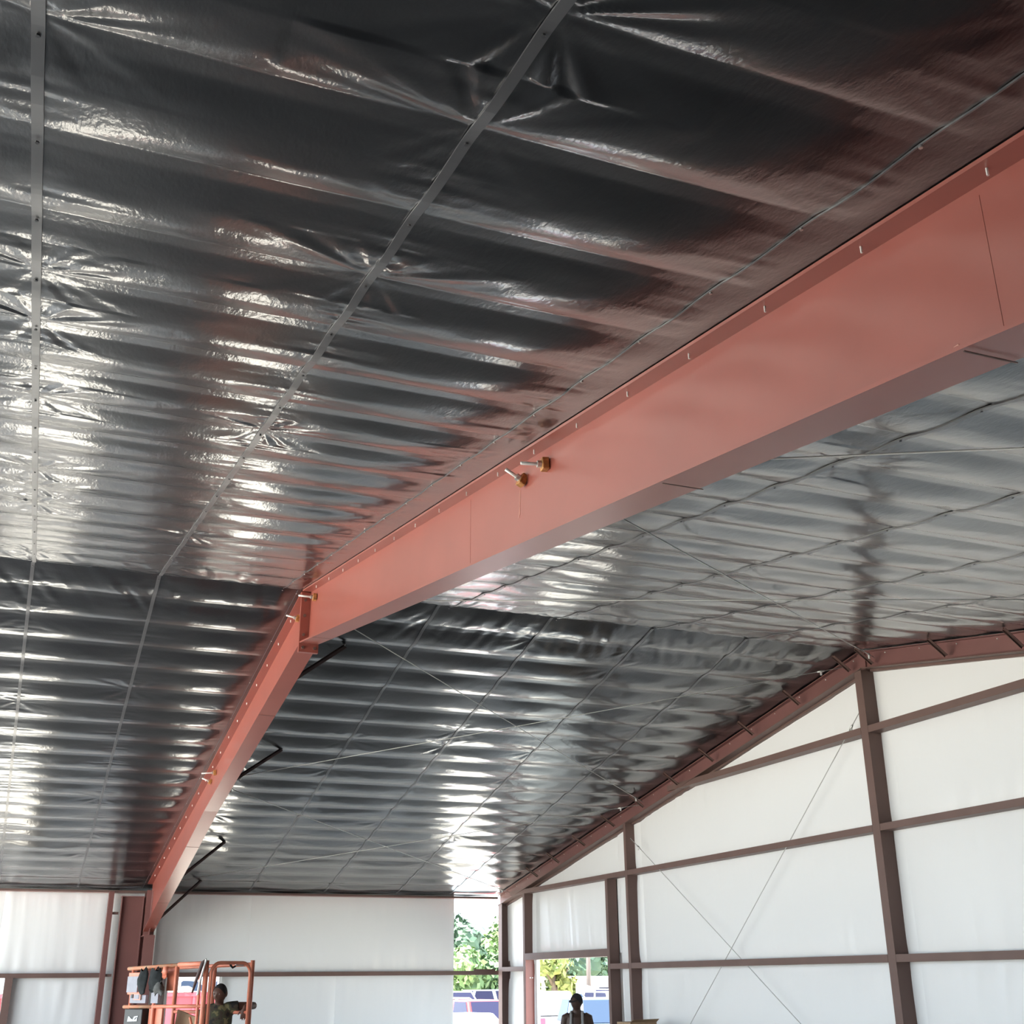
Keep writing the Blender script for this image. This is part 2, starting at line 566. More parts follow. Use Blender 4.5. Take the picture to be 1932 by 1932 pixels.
# ------------------------------------------------------------------ walls
def pillow(name, parent, plane, a0, a1, zb, zt, base, bulge=0.045, seed=0, top=None, step=0.035):
    """insulation panel in wall plane; plane 'x' (runs along Y) or 'y' (runs along X); bulges into the hall"""
    na = max(6, int((a1 - a0) / step))
    nz = max(8, int((zt - zb) / 0.09))
    a = np.linspace(a0, a1, na + 1)
    t = np.linspace(0, 1, nz + 1)
    A, T = np.meshgrid(a, t)
    ztop = np.full_like(A, zt) if top is None else np.minimum(zt, top(A))
    Z = zb + (ztop - zb) * T
    s = (A - a0) / (a1 - a0)
    edge = np.clip(1 - np.abs(2 * s - 1) ** 10, 0, 1) * np.clip(1 - np.abs(2 * T - 1) ** 7, 0, 1)
    wr = vnoise(A * 7 + 0.9 * Z * np.sin(seed), Z * 0.4, seed) * 0.034 + vnoise(A * 17 + Z * np.cos(seed), Z * 0.6, seed + 3) * 0.011
    wr = wr * (0.18 + 0.82 * np.abs(2 * T - 1) ** 1.7)
    big = vnoise(A * 1.1, Z * 0.9, seed + 5) * 0.03
    h = bulge * 0.7 * edge + (wr + big) * np.clip(edge * 1.6, 0, 1)
    if plane == 'x':
        P = np.stack([base - h, A, Z], -1)
        return grid_mesh(name, P, 'white_vinyl', parent)
    P = np.stack([A, base - h, Z], -1)
    return grid_mesh(name, P, 'white_vinyl', parent)


ZG = [(2.155, 2.245), (3.715, 3.80), (4.965, 5.055)]       # gable girts (bottom, top of their face)
wall_r = tag(empty('wall_right'), 'white insulated gable end wall', kind='structure')
XI = XG + 0.215
YCOLS = [26.0, 24.28, 20.28, 19.34, 12.27, 5.2, YNEAR]
zlev = [0.0, 2.20, 3.757, 5.01, 6.2]
sd = 1
for i in range(len(YCOLS) - 1):
    y1, y0 = YCOLS[i], YCOLS[i + 1]
    for j in range(4):
        zb, zt = zlev[j], zlev[j + 1]
        if i == 1 and j == 0:
            continue                                         # the doorway
        tp = lambda A: ceil_z(0) * 0 + (ZR - SL * np.abs(A - YR)) - 0.02
        # clip panel columns that are wholly above the roof line
        yy0, yy1 = y0, y1
        lim = YR + (ZR - 0.05 - zb) / SL
        limn = YR - (ZR - 0.05 - zb) / SL
        yy1 = min(yy1, lim)
        yy0 = max(yy0, limn)
        if yy1 - yy0 < 0.15:
            continue
        if i == 1 and j == 1:
            zb = 2.43
        sd += 1
        pillow('insulation_panel', wall_r, 'x', yy0, yy1, zb, zt, XI, bulge=0.05, seed=sd, top=tp)
# steel siding outside, with the doorway left open
YD0, YD1, ZD = 20.52, 24.28, 2.37


def gable_siding(name, y0, y1, z0, parent):
    n = 24
    mb = MB()
    ya = np.linspace(y0, y1, n)
    for a, b in zip(ya[:-1], ya[1:]):
        za, zb = ceil_z(a) + 0.28, ceil_z(b) + 0.28
        mb.hexa([(XI + .03, a, z0), (XI + .06, a, z0), (XI + .06, b, z0), (XI + .03, b, z0),
                 (XI + .03, a, za), (XI + .06, a, za), (XI + .06, b, zb), (XI + .03, b, zb)])
    return mb.build(name, 'siding', parent)


gable_siding('siding_sheet', YNEAR - .1, YD0, -.25, wall_r)
gable_siding('siding_sheet', YD0, YD1, ZD + .02, wall_r)
gable_siding('siding_sheet', YD1, 26.15, -.25, wall_r)

wall_b = tag(empty('wall_back'), 'white insulated far side wall', kind='structure')
YI = YFAR + 0.20
ZGB = (2.09, 2.175)
ZE = 3.745
# (x0, x1) cells; the lower ones at the two openings are left out
for n_, (x0, x1, zb, zt) in enumerate([
        (-6.5, -1.55, 0, 2.13), (-6.5, -0.35, 2.13, ZE),
        (-0.10, 1.63, 0, 2.13), (-0.35, 1.63, 2.13, ZE), (1.63, 2.90, 0, 2.13), (1.63, 2.60, 2.13, ZE),
        (3.93, 6.4, 0, 2.13), (6.4, 9.05, 0, 2.13), (2.60, 4.50, 2.13, ZE), (4.50, 9.05, 2.13, ZE)]):
    pillow('insulation_panel', wall_b, 'y', x0, x1, zb, zt, YI, bulge=0.05, seed=60 + n_)
for (x0, x1, z0, z1) in [(-6.6, -1.5, -.25, 3.95), (-1.5, -0.15, 2.15, 3.95), (-0.15, 2.91, -.25, 3.95), (2.91, 3.93, 2.15, 3.95), (3.93, 9.06, -.25, 3.95)]:
    MB().box(x0, x1, YI + .03, YI + .06, z0, z1).build('siding_sheet', 'siding', wall_b)
wall_f = tag(empty('wall_front'), 'near side wall behind the viewer', kind='structure')
MB().box(XEND, XG + .3, YNEAR - .06, YNEAR - .02, -.25, 3.95).build('siding_sheet', 'siding', wall_f)
wall_l = tag(empty('wall_left_blocker'), 'unseen sheet added at the open left end to block light', kind='structure')  # out of view; added to keep light off the near end of the rafter
MB().prism([(YNEAR, -.25), (4.5, -.25), (4.5, ceil_z(4.5) + .28), (YNEAR, ceil_z(YNEAR) + .28)], 'x', XEND - .05, XEND).build('siding_sheet', 'siding', wall_l)


# ------------------------------------------------------------------ steel: main frame
def seg_beam(parent, pts, fw, m='red', tf=0.016, tw=0.012):
    """tapered I-beam: pts = [(x centre, y, z top, depth)] -> web, top_flange, bottom_flange"""
    web, top, bot = MB(), MB(), MB()
    for (xa, ya, za, da), (xb, yb, zb, db) in zip(pts[:-1], pts[1:]):
        web.hexa([(xa - tw / 2, ya, za - da + tf), (xa + tw / 2, ya, za - da + tf), (xb + tw / 2, yb, zb - db + tf), (xb - tw / 2, yb, zb - db + tf),
                  (xa - tw / 2, ya, za - tf), (xa + tw / 2, ya, za - tf), (xb + tw / 2, yb, zb - tf), (xb - tw / 2, yb, zb - tf)])
        for mb, oa, ob in ((top, 0, 0), (bot, -da + tf, -db + tf)):
            mb.hexa([(xa - fw / 2, ya, za + oa - tf), (xa + fw / 2, ya, za + oa - tf), (xb + fw / 2, yb, zb + ob - tf), (xb - fw / 2, yb, zb + ob - tf),
                     (xa - fw / 2, ya, za + oa), (xa + fw / 2, ya, za + oa), (xb + fw / 2, yb, zb + ob), (xb - fw / 2, yb, zb + ob)])
    w = web.build('web', m, parent)
    t = top.build('top_flange', m, parent)
    b = bot.build('bottom_flange', m, parent)
    return w, t, b


FX = 2.55
FW = 0.21


def hex_bolt(parent, p, nrm, r=0.018, h=0.014, m='red', name='bolt'):
    return add_screw(parent, p, nrm, r=r, name=name, m=m, h=h)


def rod_anchor(parent, p, d, L=0.17, plate=True):
    """threaded rod end standing out of the web with a nut and a rusty hillside washer"""
    p, d = Vector(p), Vector(d).normalized()
    rod = MB().tube([p, p + d * L], 0.011, 8).build('rod_end', 'bolt_white', parent, smooth=True)
    MB().tube([p + d * 0.045, p + d * 0.07], 0.022, 6).build('nut', 'steel', rod)
    if plate:
        MB().bar(p + d * 0.002, p + d * 0.045, 0.062, 0.075).build('washer', 'brass', rod, bevel=0.006)
    return rod


rn = tag(empty('rafter_beam'), 'deep red steel rafter crossing the picture from the ridge to upper right', 'beam')
CLR = 0.0005
pts = [(FX, y, ceil_z(y) - CLR, d) for y, d in ((-1.0, 0.66), (2.385, 0.60), (7.1, 0.595), (12.41, 0.612))]
seg_beam(rn, pts, FW)
# welds, plates, bolts
for y in (2.31, 7.12):
    z = ceil_z(y)
    MB().bar((FX - 0.0062, y, z - 0.05), (FX - 0.0062, y, z - 0.575), 0.004, 0.0022).build('weld_seam', 'red', rn)
for y in (2.385, 4.26, 11.75):
    z = ceil_z(y) - 0.612 - CLR
    MB().bar((FX - FW / 2, y, z + .002), (FX + FW / 2, y, z + .002), 0.006, 0.003).build('weld_bead', 'brown', rn)
ep = MB().box(FX - FW / 2 - .004, FX + FW / 2 + .004, YR - 0.025, YR - 0.003, ceil_z(YR) - 0.715, ceil_z(YR) - 0.03).build('end_plate', 'red', rn)
for k, dz in enumerate((0.12, 0.30, 0.52, 0.665)):
    for sx in (-0.065, 0.065):
        hex_bolt(ep, (FX + sx, YR - 0.025, ceil_z(YR) - dz), (0, -1, 0), m='brown')
y = 2.12 + PN * 0.4
for k in range(18):
    y = 2.12 + 0.09 + PN * k
    if y < 12.3:
        z = ceil_z(y) - CLR - 0.016
        MB().tube([(FX - 0.062, y, z), (FX - 0.062, y, z - 0.028)], 0.0045, 6).build('flange_bolt', 'bolt_white', rn)
hex_bolt(rn, (FX - 0.006, 2.49, ceil_z(2.49) - 0.555), (-1, 0, 0), r=0.021, h=0.02, m='redchip', name='web_bolt')
rod_anchor(rn, (FX - 0.006, 5.76, ceil_z(5.76) - 0.125), (-0.92, 0.1, -0.05))
rod_anchor(rn, (FX - 0.006, 6.12, ceil_z(6.12) - 0.155), (-0.85, -0.10, 0.38), L=0.15)
rod_anchor(rn, (FX - 0.006, 12.1, ceil_z(12.1) - 0.12), (-0.98, 0.05, 0.02), L=0.20)
for y0, z0, L in ((6.2, 0.19, 0.16), (6.21, 0.30, 0.07)):
    MB().bar((FX - 0.0072, y0 - 0.0, ceil_z(y0) - z0), (FX - 0.0072, y0 + .012, ceil_z(y0) - z0 - L), 0.002, 0.006).build('paint_scratch', 'redchip', rn)

rfar = tag(empty('rafter_beam'), 'pale lit red steel rafter running down from the ridge to the far column', 'beam')


def fx_far(y):
    return FX - 0.0125 * (y - YR)


pts = [(fx_far(y), y, ceil_z(y) - CLR, d) for y, d in ((12.47, 0.625), (15.0, 0.615), (18.6, 0.625), (20.3, 0.70), (23.0, 0.80), (25.62, 0.93))]
seg_beam(rfar, pts, FW)
ep = MB().box(FX - FW / 2 - .004, FX + FW / 2 + .004, YR + 0.003, YR + 0.025, ceil_z(YR) - 0.715, ceil_z(YR) - 0.03).build('end_plate', 'red', rfar)
for y in (14.6, 20.3, 23.6):
    d = np.interp(y, [12.47, 15, 18.6, 20.3, 23, 25.6], [.625, .615, .625, .70, .80, .93])
    MB().bar((fx_far(y) - FW / 2, y, ceil_z(y) - d - CLR), (fx_far(y) + FW / 2, y, ceil_z(y) - d - CLR), 0.008, 0.004).build('weld_bead', 'brown', rfar)
for k in range(1, 21):
    y = YR + PF * k + 0.09
    if y < 25.4:
        z = ceil_z(y) - CLR - 0.016
        MB().tube([(fx_far(y) - 0.062, y, z), (fx_far(y) - 0.062, y, z - 0.028)], 0.006, 6).build('flange_bolt', 'bolt_white', rfar)
rod_anchor(rfar, (fx_far(12.95) - 0.006, 12.95, ceil_z(12.95) - 0.10), (-0.95, 0.05, 0.2), L=0.16)
rod_anchor(rfar, (fx_far(18.35) - 0.006, 18.35, ceil_z(18.35) - 0.12), (-0.97, 0.05, -0.1), L=0.22)
rod_anchor(rfar, (fx_far(18.75) - 0.006, 18.75, ceil_z(18.75) - 0.14), (-0.8, 0.05, 0.3), L=0.16)

XC = 2.385
colm = tag(empty('frame_column', (XC, 25.8, 0)), 'red steel frame column under the far end of the rafter', 'column')
MB().box(-.006, .006, -.48, .18, 0, 3.70).build('web', 'red_shaded', colm)
MB().box(-.105, .105, -.50, -.484, 0, 2.86).build('inner_flange', 'red_shaded', colm)
MB().box(-.105, .105, .18, .196, 0, 3.70).build('outer_flange', 'red_shaded', colm)
MB().box(-.105, .105, -.215, -.19, 2.86, 3.72).build('knee_plate', 'red_shaded', colm)
MB().box(-.105, .105, -.484, .18, 2.84, 2.86).build('stiffener', 'red_shaded', colm)
MB().box(-.16, .16, -.56, .26, 0, .02).build('base_plate', 'red_shaded', colm)

wcol = tag(empty('wind_column', (2.05, 25.93, 0)), 'wide dark red steel column standing left of the frame column', 'column')
MB().box(-.205, .20, -.006, .006, 0, 3.60).build('web', 'red_shaded', wcol)
MB().box(-.22, -.205, -.10, .10, 0, 3.60).build('left_flange', 'red_shaded', wcol)
MB().box(.20, .215, -.10, .10, 0, 3.60).build('right_flange', 'red_shaded', wcol)
MB().box(-.23, .225, -.11, .11, 3.60, 3.615).build('cap_plate', 'red_shaded', wcol)
MB().box(-.28, .28, -.16, .16, 0, .02).build('base_plate', 'red_shaded', wcol)

post = tag(empty('wall_post', (1.63, 25.98, 0)), 'slim red channel post between white panel and wide column', 'post')
MB().box(-.05, .05, -.10, -.09, 0, 3.70).build('face', 'red_shaded', post)
MB().box(-.05, -.042, -.09, .12, 0, 3.70).build('side_web', 'red_shaded', post)
for z in (2.13, 3.29):
    MB().box(.05, .17, -.05, -.02, z - .025, z + .025).build('stub_clip', 'brown', post)

# ------------------------------------------------------------------ eave strut and far girts
es = tag(empty('eave_strut', (0, YFAR, ZE)), 'thin red eave strut along the top of the far wall', 'beam')
MB().box(XEND, XG, -.10, -.09, -.055, -.015).build('face', 'brown', es)
MB().box(XEND, XG, -.09, .16, -.055, -.045).build('lower_web', 'red', es)


def girt(x0, x1, y0, y1, z0, z1, axis, label, m='brown'):
    """channel lying on its side: face lip, web and back lip"""
    if axis == 'y':     # runs along Y on the gable wall
        g = tag(empty('wall_girt', (x0, (y0 + y1) / 2, z0)), label, 'girt')
        L = (y1 - y0) / 2
        MB().box(0, .008, -L, L, 0, z1 - z0).build('face', m, g)
        MB().box(.008, .185, -L, L, 0, .008).build('web', m, g)
        MB().box(.177, .185, -L, L, .008, z1 - z0).build('back_lip', m, g)
    else:
        g = tag(empty('wall_girt', ((x0 + x1) / 2, y0, z0)), label, 'girt')
        L = (x1 - x0) / 2
        MB().box(-L, L, 0, .008, 0, z1 - z0).build('face', m, g)
        MB().box(-L, L, .008, .185, 0, .008).build('web', m, g)
        MB().box(-L, L, .177, .185, .008, z1 - z0).build('back_lip', m, g)
    return g


girt(-6.5, 1.58, YFAR, 0, ZGB[0], ZGB[1], 'x', 'dark red wall girt left of the column on the far wall', 'brown')
gfar = girt(2.62, 10.08, YFAR, 0, ZGB[0], ZGB[1], 'x', 'dark red wall girt behind the lift crossing the open corner slot', 'brown')
MB().box(3.10, 3.60, -.02, .0, .085, .12).build('splice_lap', 'brown', gfar)

# ------------------------------------------------------------------ gable columns


def gcol(y_hi, y_lo, ztop, label, fl=0.14, m='brown', name='gable_column'):
    """I-column of the gable wall; y_hi = left edge in the picture"""
    yc = (y_hi + y_lo) / 2
    g = tag(empty(name, (XG, yc, 0)), label, 'column')
    h = (y_hi - y_lo) / 2
    MB().box(0, .012, -h, h, 0, ztop).build('front_flange', m, g)
    MB().box(.012, .19, -h, -h + .01, 0, ztop).build('web', m, g)
    MB().box(.19, .202, -h, h, 0, ztop).build('back_flange', m, g)
    MB().box(-.03, .23, -h - .03, h + .03, 0, .02).build('base_plate', m, g)
    return g


cA = gcol(12.60, 12.455, 5.80, 'brown steel gable column under the ridge, tallest of the gable columns')
cB = gcol(19.62, 19.53, ceil_z(19.5) - .24, 'brown steel gable column meeting the sloping rafter near the doorway')


def chan(y_hi, y_lo, z0, z1, label, name='gable_column', m='brown', cat='column'):
    """C-column: narrow face, web turned to the viewer"""
    yc = y_lo
    g = tag(empty(name, (XG, yc, z0)), label, cat)
    w = y_hi - y_lo
    MB().box(0, .01, 0, w, 0, z1 - z0).build('face', m, g)
    MB().box(.01, .20, 0, .01, 0, z1 - z0).build('web', m, g)
    MB().box(.19, .20, .01, w, 0, z1 - z0).build('back_lip', m, g)
    return g


corner = tag(empty('corner_column', (XG, 25.86, 0)), 'dark steel corner column beside the open slot', 'column')
MB().box(0, .012, -.10, .12, 0, 3.58).build('front_flange', 'brown', corner)
MB().box(.012, .20, -.006, .006, 0, 3.58).build('web', 'brown', corner)
MB().box(.19, .202, -.10, .12, 0, 3.58).build('back_flange', 'brown', corner)
MB().box(-.04, .24, -.15, .16, 0, .02).build('base_plate', 'brown', corner)

door = tag(empty('door_1', (XG, 22.3, 0)), 'open framed doorway in the gable wall', kind='structure')
for (y, z0, z1, nm) in ((24.42, 0, 3.712, 'jamb'), (20.36, 0, 3.712, 'jamb')):
    w = .10
    j = MB()
    j.box(0, .01, y - 22.3, y - 22.3 + w, z0, z1)
    j.box(.01, .20, y - 22.3, y - 22.3 + .01, z0, z1)
    j.box(.19, .20, y - 22.3, y - 22.3 + w, z0, z1)
    j.build(nm, 'brown', door)
MB().box(0, .012, 20.46 - 22.3, 24.42 - 22.3, 2.37, 2.50).build('header', 'brown', door)
MB().box(.012, .2, 20.46 - 22.3, 24.42 - 22.3, 2.37, 2.38).build('header_web', 'brown', door)
MB().box(.0, .20, 24.38 - 22.3, 24.40 - 22.3, 0, 2.37).build('jamb_liner', 'red', door)
MB().box(.20, .27, 24.26 - 22.3, 24.40 - 22.3, -.2, 2.37).build('trim', 'siding', door)
for yy in (24.2, 24.33):
    pass
add_screw(door, (XG + .10, 24.379, 2.02), (0, -1, 0), r=.014, m='bolt_white')
add_screw(door, (XG + .15, 24.379, 2.02), (0, -1, 0), r=.014, m='bolt_white')

dlab = {
    0: ['short lowest brown girt between corner column and doorway jamb', None, 'short lowest brown girt between doorway jamb and gable column',
        'lowest brown gable girt between the two gable columns', 'lowest brown gable girt right of the ridge column'],
    1: ['middle brown girt above the doorway from rafter to gable column', None, None,
        'middle brown gable girt between the two gable columns', 'middle brown gable girt right of the ridge column'],
    2: [None, None, None, 'highest brown girt left of the ridge column running into the rafter', 'highest brown girt right of the ridge column'],
}
girt(XG, 0, 24.525, 25.755, *ZG[0], 'y', dlab[0][0])
girt(XG, 0, 19.63, 20.355, *ZG[0], 'y', dlab[0][2])
girt(XG, 0, 12.605, 19.525, *ZG[0], 'y', dlab[0][3])
girt(XG, 0, 5.2, 12.45, *ZG[0], 'y', dlab[0][4])
girt(XG, 0, 19.625, 25.25, *ZG[1], 'y', dlab[1][0])
girt(XG, 0, 12.605, 19.525, *ZG[1], 'y', dlab[1][3])
girt(XG, 0, 5.2, 12.45, *ZG[1], 'y', dlab[1][4])
girt(XG, 0, 12.605, 17.9, *ZG[2], 'y', dlab[2][3])
girt(XG, 0, 7.0, 12.45, *ZG[2], 'y', dlab[2][4])

# gable rafters
for side, (ya, yb, lab) in enumerate(((YR + .01, 26.0, 'red steel gable rafter sloping down from the ridge to the open corner'),
                                      (4.0, YR - .01, 'red steel gable rafter right of the ridge above white panels'))):
    g = tag(empty('gable_rafter'), lab, 'beam')
    pts = [(XG + .09, y, ceil_z(y) - .02, .235) for y in (ya, (ya + yb) / 2, yb)]
    xw = XG + .0
    web, top, bot = MB(), MB(), MB()
    za, zb = ceil_z(ya) - .015, ceil_z(yb) - .015
    dp = .235

    def slab(x0, x1, o0, o1):
        return MB().hexa([(x0, ya, za + o0), (x1, ya, za + o0), (x1, yb, zb + o0), (x0, yb, zb + o0),
                          (x0, ya, za + o1), (x1, ya, za + o1), (x1, yb, zb + o1), (x0, yb, zb + o1)])
    slab(XG + .055, XG + .065, -dp + .012, -.012).build('web', 'red_shaded', g)
    slab(XG - .01, XG + .13, -.012, 0).build('top_flange', 'red_shaded', g)
    slab(XG - .01, XG + .13, -dp, -dp + .012).build('bottom_flange', 'brown', g)
    slab(XG + .13, XG + .21, -dp - .03, -dp + .03).build('rake_trim', 'brown', g)
    n = int(abs(yb - ya) / PF)
    for k in range(n + 1):
        y = ya + (k + .3) * PF
        if y > yb - .1 or y < 8.5:
            continue
        add_screw(g, (XG + .055, y, ceil_z(y) - .06), (-1, 0, 0), r=.008, m='bolt_white', h=.010)
    if side == 0:
        MB().box(XG + .03, XG + .05, YR - .06, YR + .10, ZR - .26, ZR - .03).build('ridge_plate', 'red_shaded', g)

# short braces from the purlins to the gable rafter
ytops = [(9.59, 'fourth'), (10.79, 'third'), (12.15, 'second'), (12.63, ''), (13.84, ''), (15.08, ''), (16.28, ''), (17.46, ''), (18.72, ''), (19.9, ''), (21.2, ''), (22.46, ''), (23.58, '')]
ords = ['first', 'second', 'third', 'fourth', 'fifth', 'sixth', 'seventh', 'eighth', 'ninth', 'tenth']
for i, (y, _) in enumerate(ytops):
    g = empty('flange_brace', (XG - .30, y, ceil_z(y) - .03))
    lab = ('short dark brace on the left gable rafter, %s counting down from the ridge' % ords[i - 3]) if i >= 3 else \
        ('short dark brace on the right gable rafter, %s counting out from the ridge' % ords[2 - i])
    tag(g, lab, 'brace', 'short braces on the gable rafters')
    MB().bar((0, 0, 0), (.285, .05, -.165), .006, .05).build('angle_leg', 'brown', g)
    MB().bar((0, -.02, .0), (.285, .03, -.165), .045, .006).build('angle_flat', 'brown', g)

# long flange braces from the far rafter up to the purlins
for i, (y, lab) in enumerate(((13.62, 'nearest the ridge, joining far rafter and black liner'), (17.35, 'second from the ridge beside the far rafter'),
                              (22.3, 'third from the ridge beside the far rafter'), (25.1, 'lowest, over the white far wall'))):
    d = float(np.interp(y, [12.47, 15, 18.6, 20.3, 23, 25.6], [.625, .615, .625, .70, .80, .93]))
    z0 = ceil_z(y) - d + .02
    zt_ = ceil_z(y) - .035
    g = tag(empty('flange_brace', (fx_far(y) + .02, y, z0)), 'long dark red brace ' + lab, 'brace', 'long braces at the far rafter')
    dx = 3.28 - (fx_far(y) + .02)
    MB().bar((0, 0, 0), (dx, .12, zt_ - z0), .006, .055).build('angle_leg', 'brown_dark', g)
    MB().bar((0, -.025, 0), (dx, .095, zt_ - z0), .055, .006).build('angle_flat', 'brown_dark', g)
    add_screw(g, (3.27, y + .1, zt_ - .0), (0, -1, 0), r=.014, m='steel')

# ------------------------------------------------------------------ bracing rods
def rod(p0, p1, label, r=0.0055, eye=0.06, grp='roof bracing rods'):
    p0, p1 = Vector(p0), Vector(p1)
    g = tag(empty('brace_rod', p0), label, 'rod', grp)
    d = (p1 - p0)
    MB().tube([(0, 0, 0), d], r, 6).build('rod', 'cable', g, smooth=True)
    u = d.normalized()
    for q, s in ((Vector(), 1), (d, -1)):
        c = q + u * s * .34
        MB().tube([c - u * .05, c, c + u * .05], [.010, .017, .010], 8).build('turnbuckle', 'steel', g, smooth=True)
        MB().tube([c, c + Vector((0, 0, -.055))], .014, 6).build('clip', 'bolt_white', g)
    return g


def cz(y, off):
    return ceil_z(y) - off


rod((FX + .05, 12.30, cz(12.30, .20)), (XG - .0, 18.80, cz(18.8, .10)), 'thin roof rod from the main ridge joint down to the left gable rafter')
rod((FX + .02, 18.55, cz(18.55, .16)), (XG - .0, 12.75, cz(12.75, .10)), 'thin roof rod from the gable ridge down to the far rafter')
rod((fx_far(25.2) + .05, 25.0, cz(25.0, .16)), (XG - .0, 18.95, cz(18.95, .10)), 'thin lower roof rod rising from the far knee to the gable rafter')
rod((FX + .0, 18.75, cz(18.75, .16)), (XG - .0, 25.3, cz(25.3, .12)), 'thin lower roof rod running from the far rafter to the open corner')
rod((FX + .05, 5.95, cz(5.95, .14)), (XG - .0, 12.15, cz(12.15, .12)), 'thin roof rod from the near rafter to the gable ridge')
rod((FX + .05, 12.2, cz(12.2, .14)), (XG - .0, 5.9, cz(5.9, .12)), 'thin roof rod running right from the main ridge joint')
rod((FX + .05, 5.75, cz(5.75, .14)), (XG - .0, -0.6, cz(-.6, .12)), 'thin roof rod at the right edge behind the near rafter')
rod((XG + .02, 19.38, 4.34), (XG + .02, 13.55, .75), 'thin wall rod falling right across the white gable panels', grp='gable wall bracing rods', r=.006)
rod((XG + .02, 12.55, 5.31), (XG + .02, 18.3, .78), 'thin wall rod rising right to the ridge column on the gable wall', grp='gable wall bracing rods', r=.006)
for yy, z in ((19.3, 2.13), (19.3, 3.69), (12.2, 2.13), (12.2, 3.69), (12.2, 4.94)):
    pass

# openings in the far wall: jambs
d2 = tag(empty('door_2', (3.42, YFAR, 0)), 'open framed doorway behind the orange lift', kind='structure')
for x in (-.56, .50):
    MB().box(x, x + .06, .0, .2, 0, 2.09).build('jamb', 'siding', d2)
d3 = tag(empty('door_3', (-.8, YFAR, 0)), 'open framed doorway at the left edge of the far wall', kind='structure')
MB().box(.66, .80, -.02, .2, 0, 2.09).build('jamb', 'brown', d3)
MB().box(-.84, -.70, -.02, .2, 0, 2.09).build('jamb', 'brown', d3)


# ================================================================== SCISSOR LIFT
def ell(mb, pts, ra, rb, side, n=14):
    """loft of ellipses: ra along 'side', rb across it"""
    pts = [Vector(p) for p in pts]
    base = len(mb.v)
    for i, p in enumerate(pts):
        d = (pts[min(i + 1, len(pts) - 1)] - pts[max(i - 1, 0)]).normalized()
        a = Vector(side) - d * Vector(side).dot(d)
        a.normalize()
        b = d.cross(a)
        for k in range(n):
            t = 2 * math.pi * k / n
            mb.v.append(tuple(p + a * math.cos(t) * ra[i] + b * math.sin(t) * rb[i]))
    for i in range(len(pts) - 1):
        for k in range(n):
            k2 = (k + 1) % n
            mb.f.append((base + i * n + k, base + i * n + k2, base + (i + 1) * n + k2, base + (i + 1) * n + k))
    mb.f.append(tuple(base + k for k in range(n))[::-1])
    mb.f.append(tuple(base + (len(pts) - 1) * n + k for k in range(n)))
    return mb


LR = Vector((2.075, 14.86, 0))                # near right corner of the platform
LU = Vector((-0.49, 0.872, 0)).normalized()   # along the long side, away from the viewer
LV = Vector((0.872, 0.49, 0)).normalized()    # across
lift = tag(empty('scissor_lift', LR), 'orange scissor lift platform in front of the far column', 'scissor lift')


def lp(u, v, z):
    return LU * u + LV * v + Vector((0, 0, z))


LL, LWID = 1.50, 0.68
ZP = 1.10


def lbox(u0, u1, v0, v1, z0, z1, name, m, parent=None, bevel=0):
    mb = MB().hexa([lp(u0, v0, z0), lp(u1, v0, z0), lp(u1, v1, z0), lp(u0, v1, z0), lp(u0, v0, z1), lp(u1, v0, z1), lp(u1, v1, z1), lp(u0, v1, z1)])
    return mb.build(name, m, parent or lift, bevel=bevel)


def lbar(a, b, name, m, r=0.02, parent=None, n=8):
    pts_ = [lp(*p) for p in ([a, b] if not isinstance(a, list) else a)]
    return MB().tube(pts_, r, n).build(name, m, parent or lift, smooth=True)


lbox(-.02, LL + .1, -.02, LWID + .02, ZP - .12, ZP, 'deck', 'orange')
lbox(0, LL + .05, 0.05, LWID - .05, .25, .55, 'chassis', 'orange')
for u in (.2, 1.3):
    for v in (.02, LWID - .02):
        w = MB().tube([lp(u, v - .06, .2), lp(u, v + .06, .2)], .2, 18).build('wheel', 'tyre', lift)
        MB().tube([lp(u, v - .07, .2), lp(u, v + .07, .2)], .09, 12).build('hub', 'hub', w)
for v in (.12, LWID - .12):
    for a, b in (((.1, .58), (1.4, .78)), ((1.4, .58), (.1, .78)), ((.1, .78), (1.4, .97)), ((1.4, .78), (.1, .97))):
        MB().bar(lp(a[0], v, a[1]), lp(b[0], v, b[1]), .04, .07).build('scissor_arm', 'orange', lift)
# near long side: posts, rails
ztop = [2.195, 2.175, 2.15]
rail = lbar([(0, 0, 2.195), (.52, 0, 2.19)], None, 'top_rail', 'orange', r=.028)
lbar([(.50, 0, 2.188), (LL + .04, 0, 2.155)], None, 'top_rail', 'orange_worn', r=.022)
lbar([(0, 0, 1.738), (.98, 0, 1.727)], None, 'mid_rail', 'orange', r=.021)
lbar([(.97, 0, 1.727), (LL + .06, 0, 1.720)], None, 'mid_rail', 'orange_worn', r=.021)
for u, z0, z1, r in ((0.0, ZP, 2.23, .03), (.56, 1.73, 2.19, .02), (.95, ZP, 2.175, .022), (1.44, 1.72, 2.15, .016), (1.44, ZP, 1.72, .016)):
    lbar((u, 0, z0), (u, 0, z1), 'post', 'orange', r=r)
lbar((.10, 0, ZP), (.10, 0, 2.19), 'post', 'orange', r=.018)
# far long side
lbar([(.02, LWID, 2.19), (LL, LWID, 2.17)], None, 'top_rail', 'orange', r=.022)
lbar([(.02, LWID, 1.655), (LL, LWID, 1.65)], None, 'mid_rail', 'orange', r=.02)
for u in (0.0, .72, 1.48):
    lbar((u, LWID, ZP), (u, LWID, 2.20 if u else 2.235), 'post', 'orange', r=.026)
# end rails
lbar([(LL, 0, 2.15), (LL, LWID, 2.17)], None, 'top_rail', 'orange', r=.02)
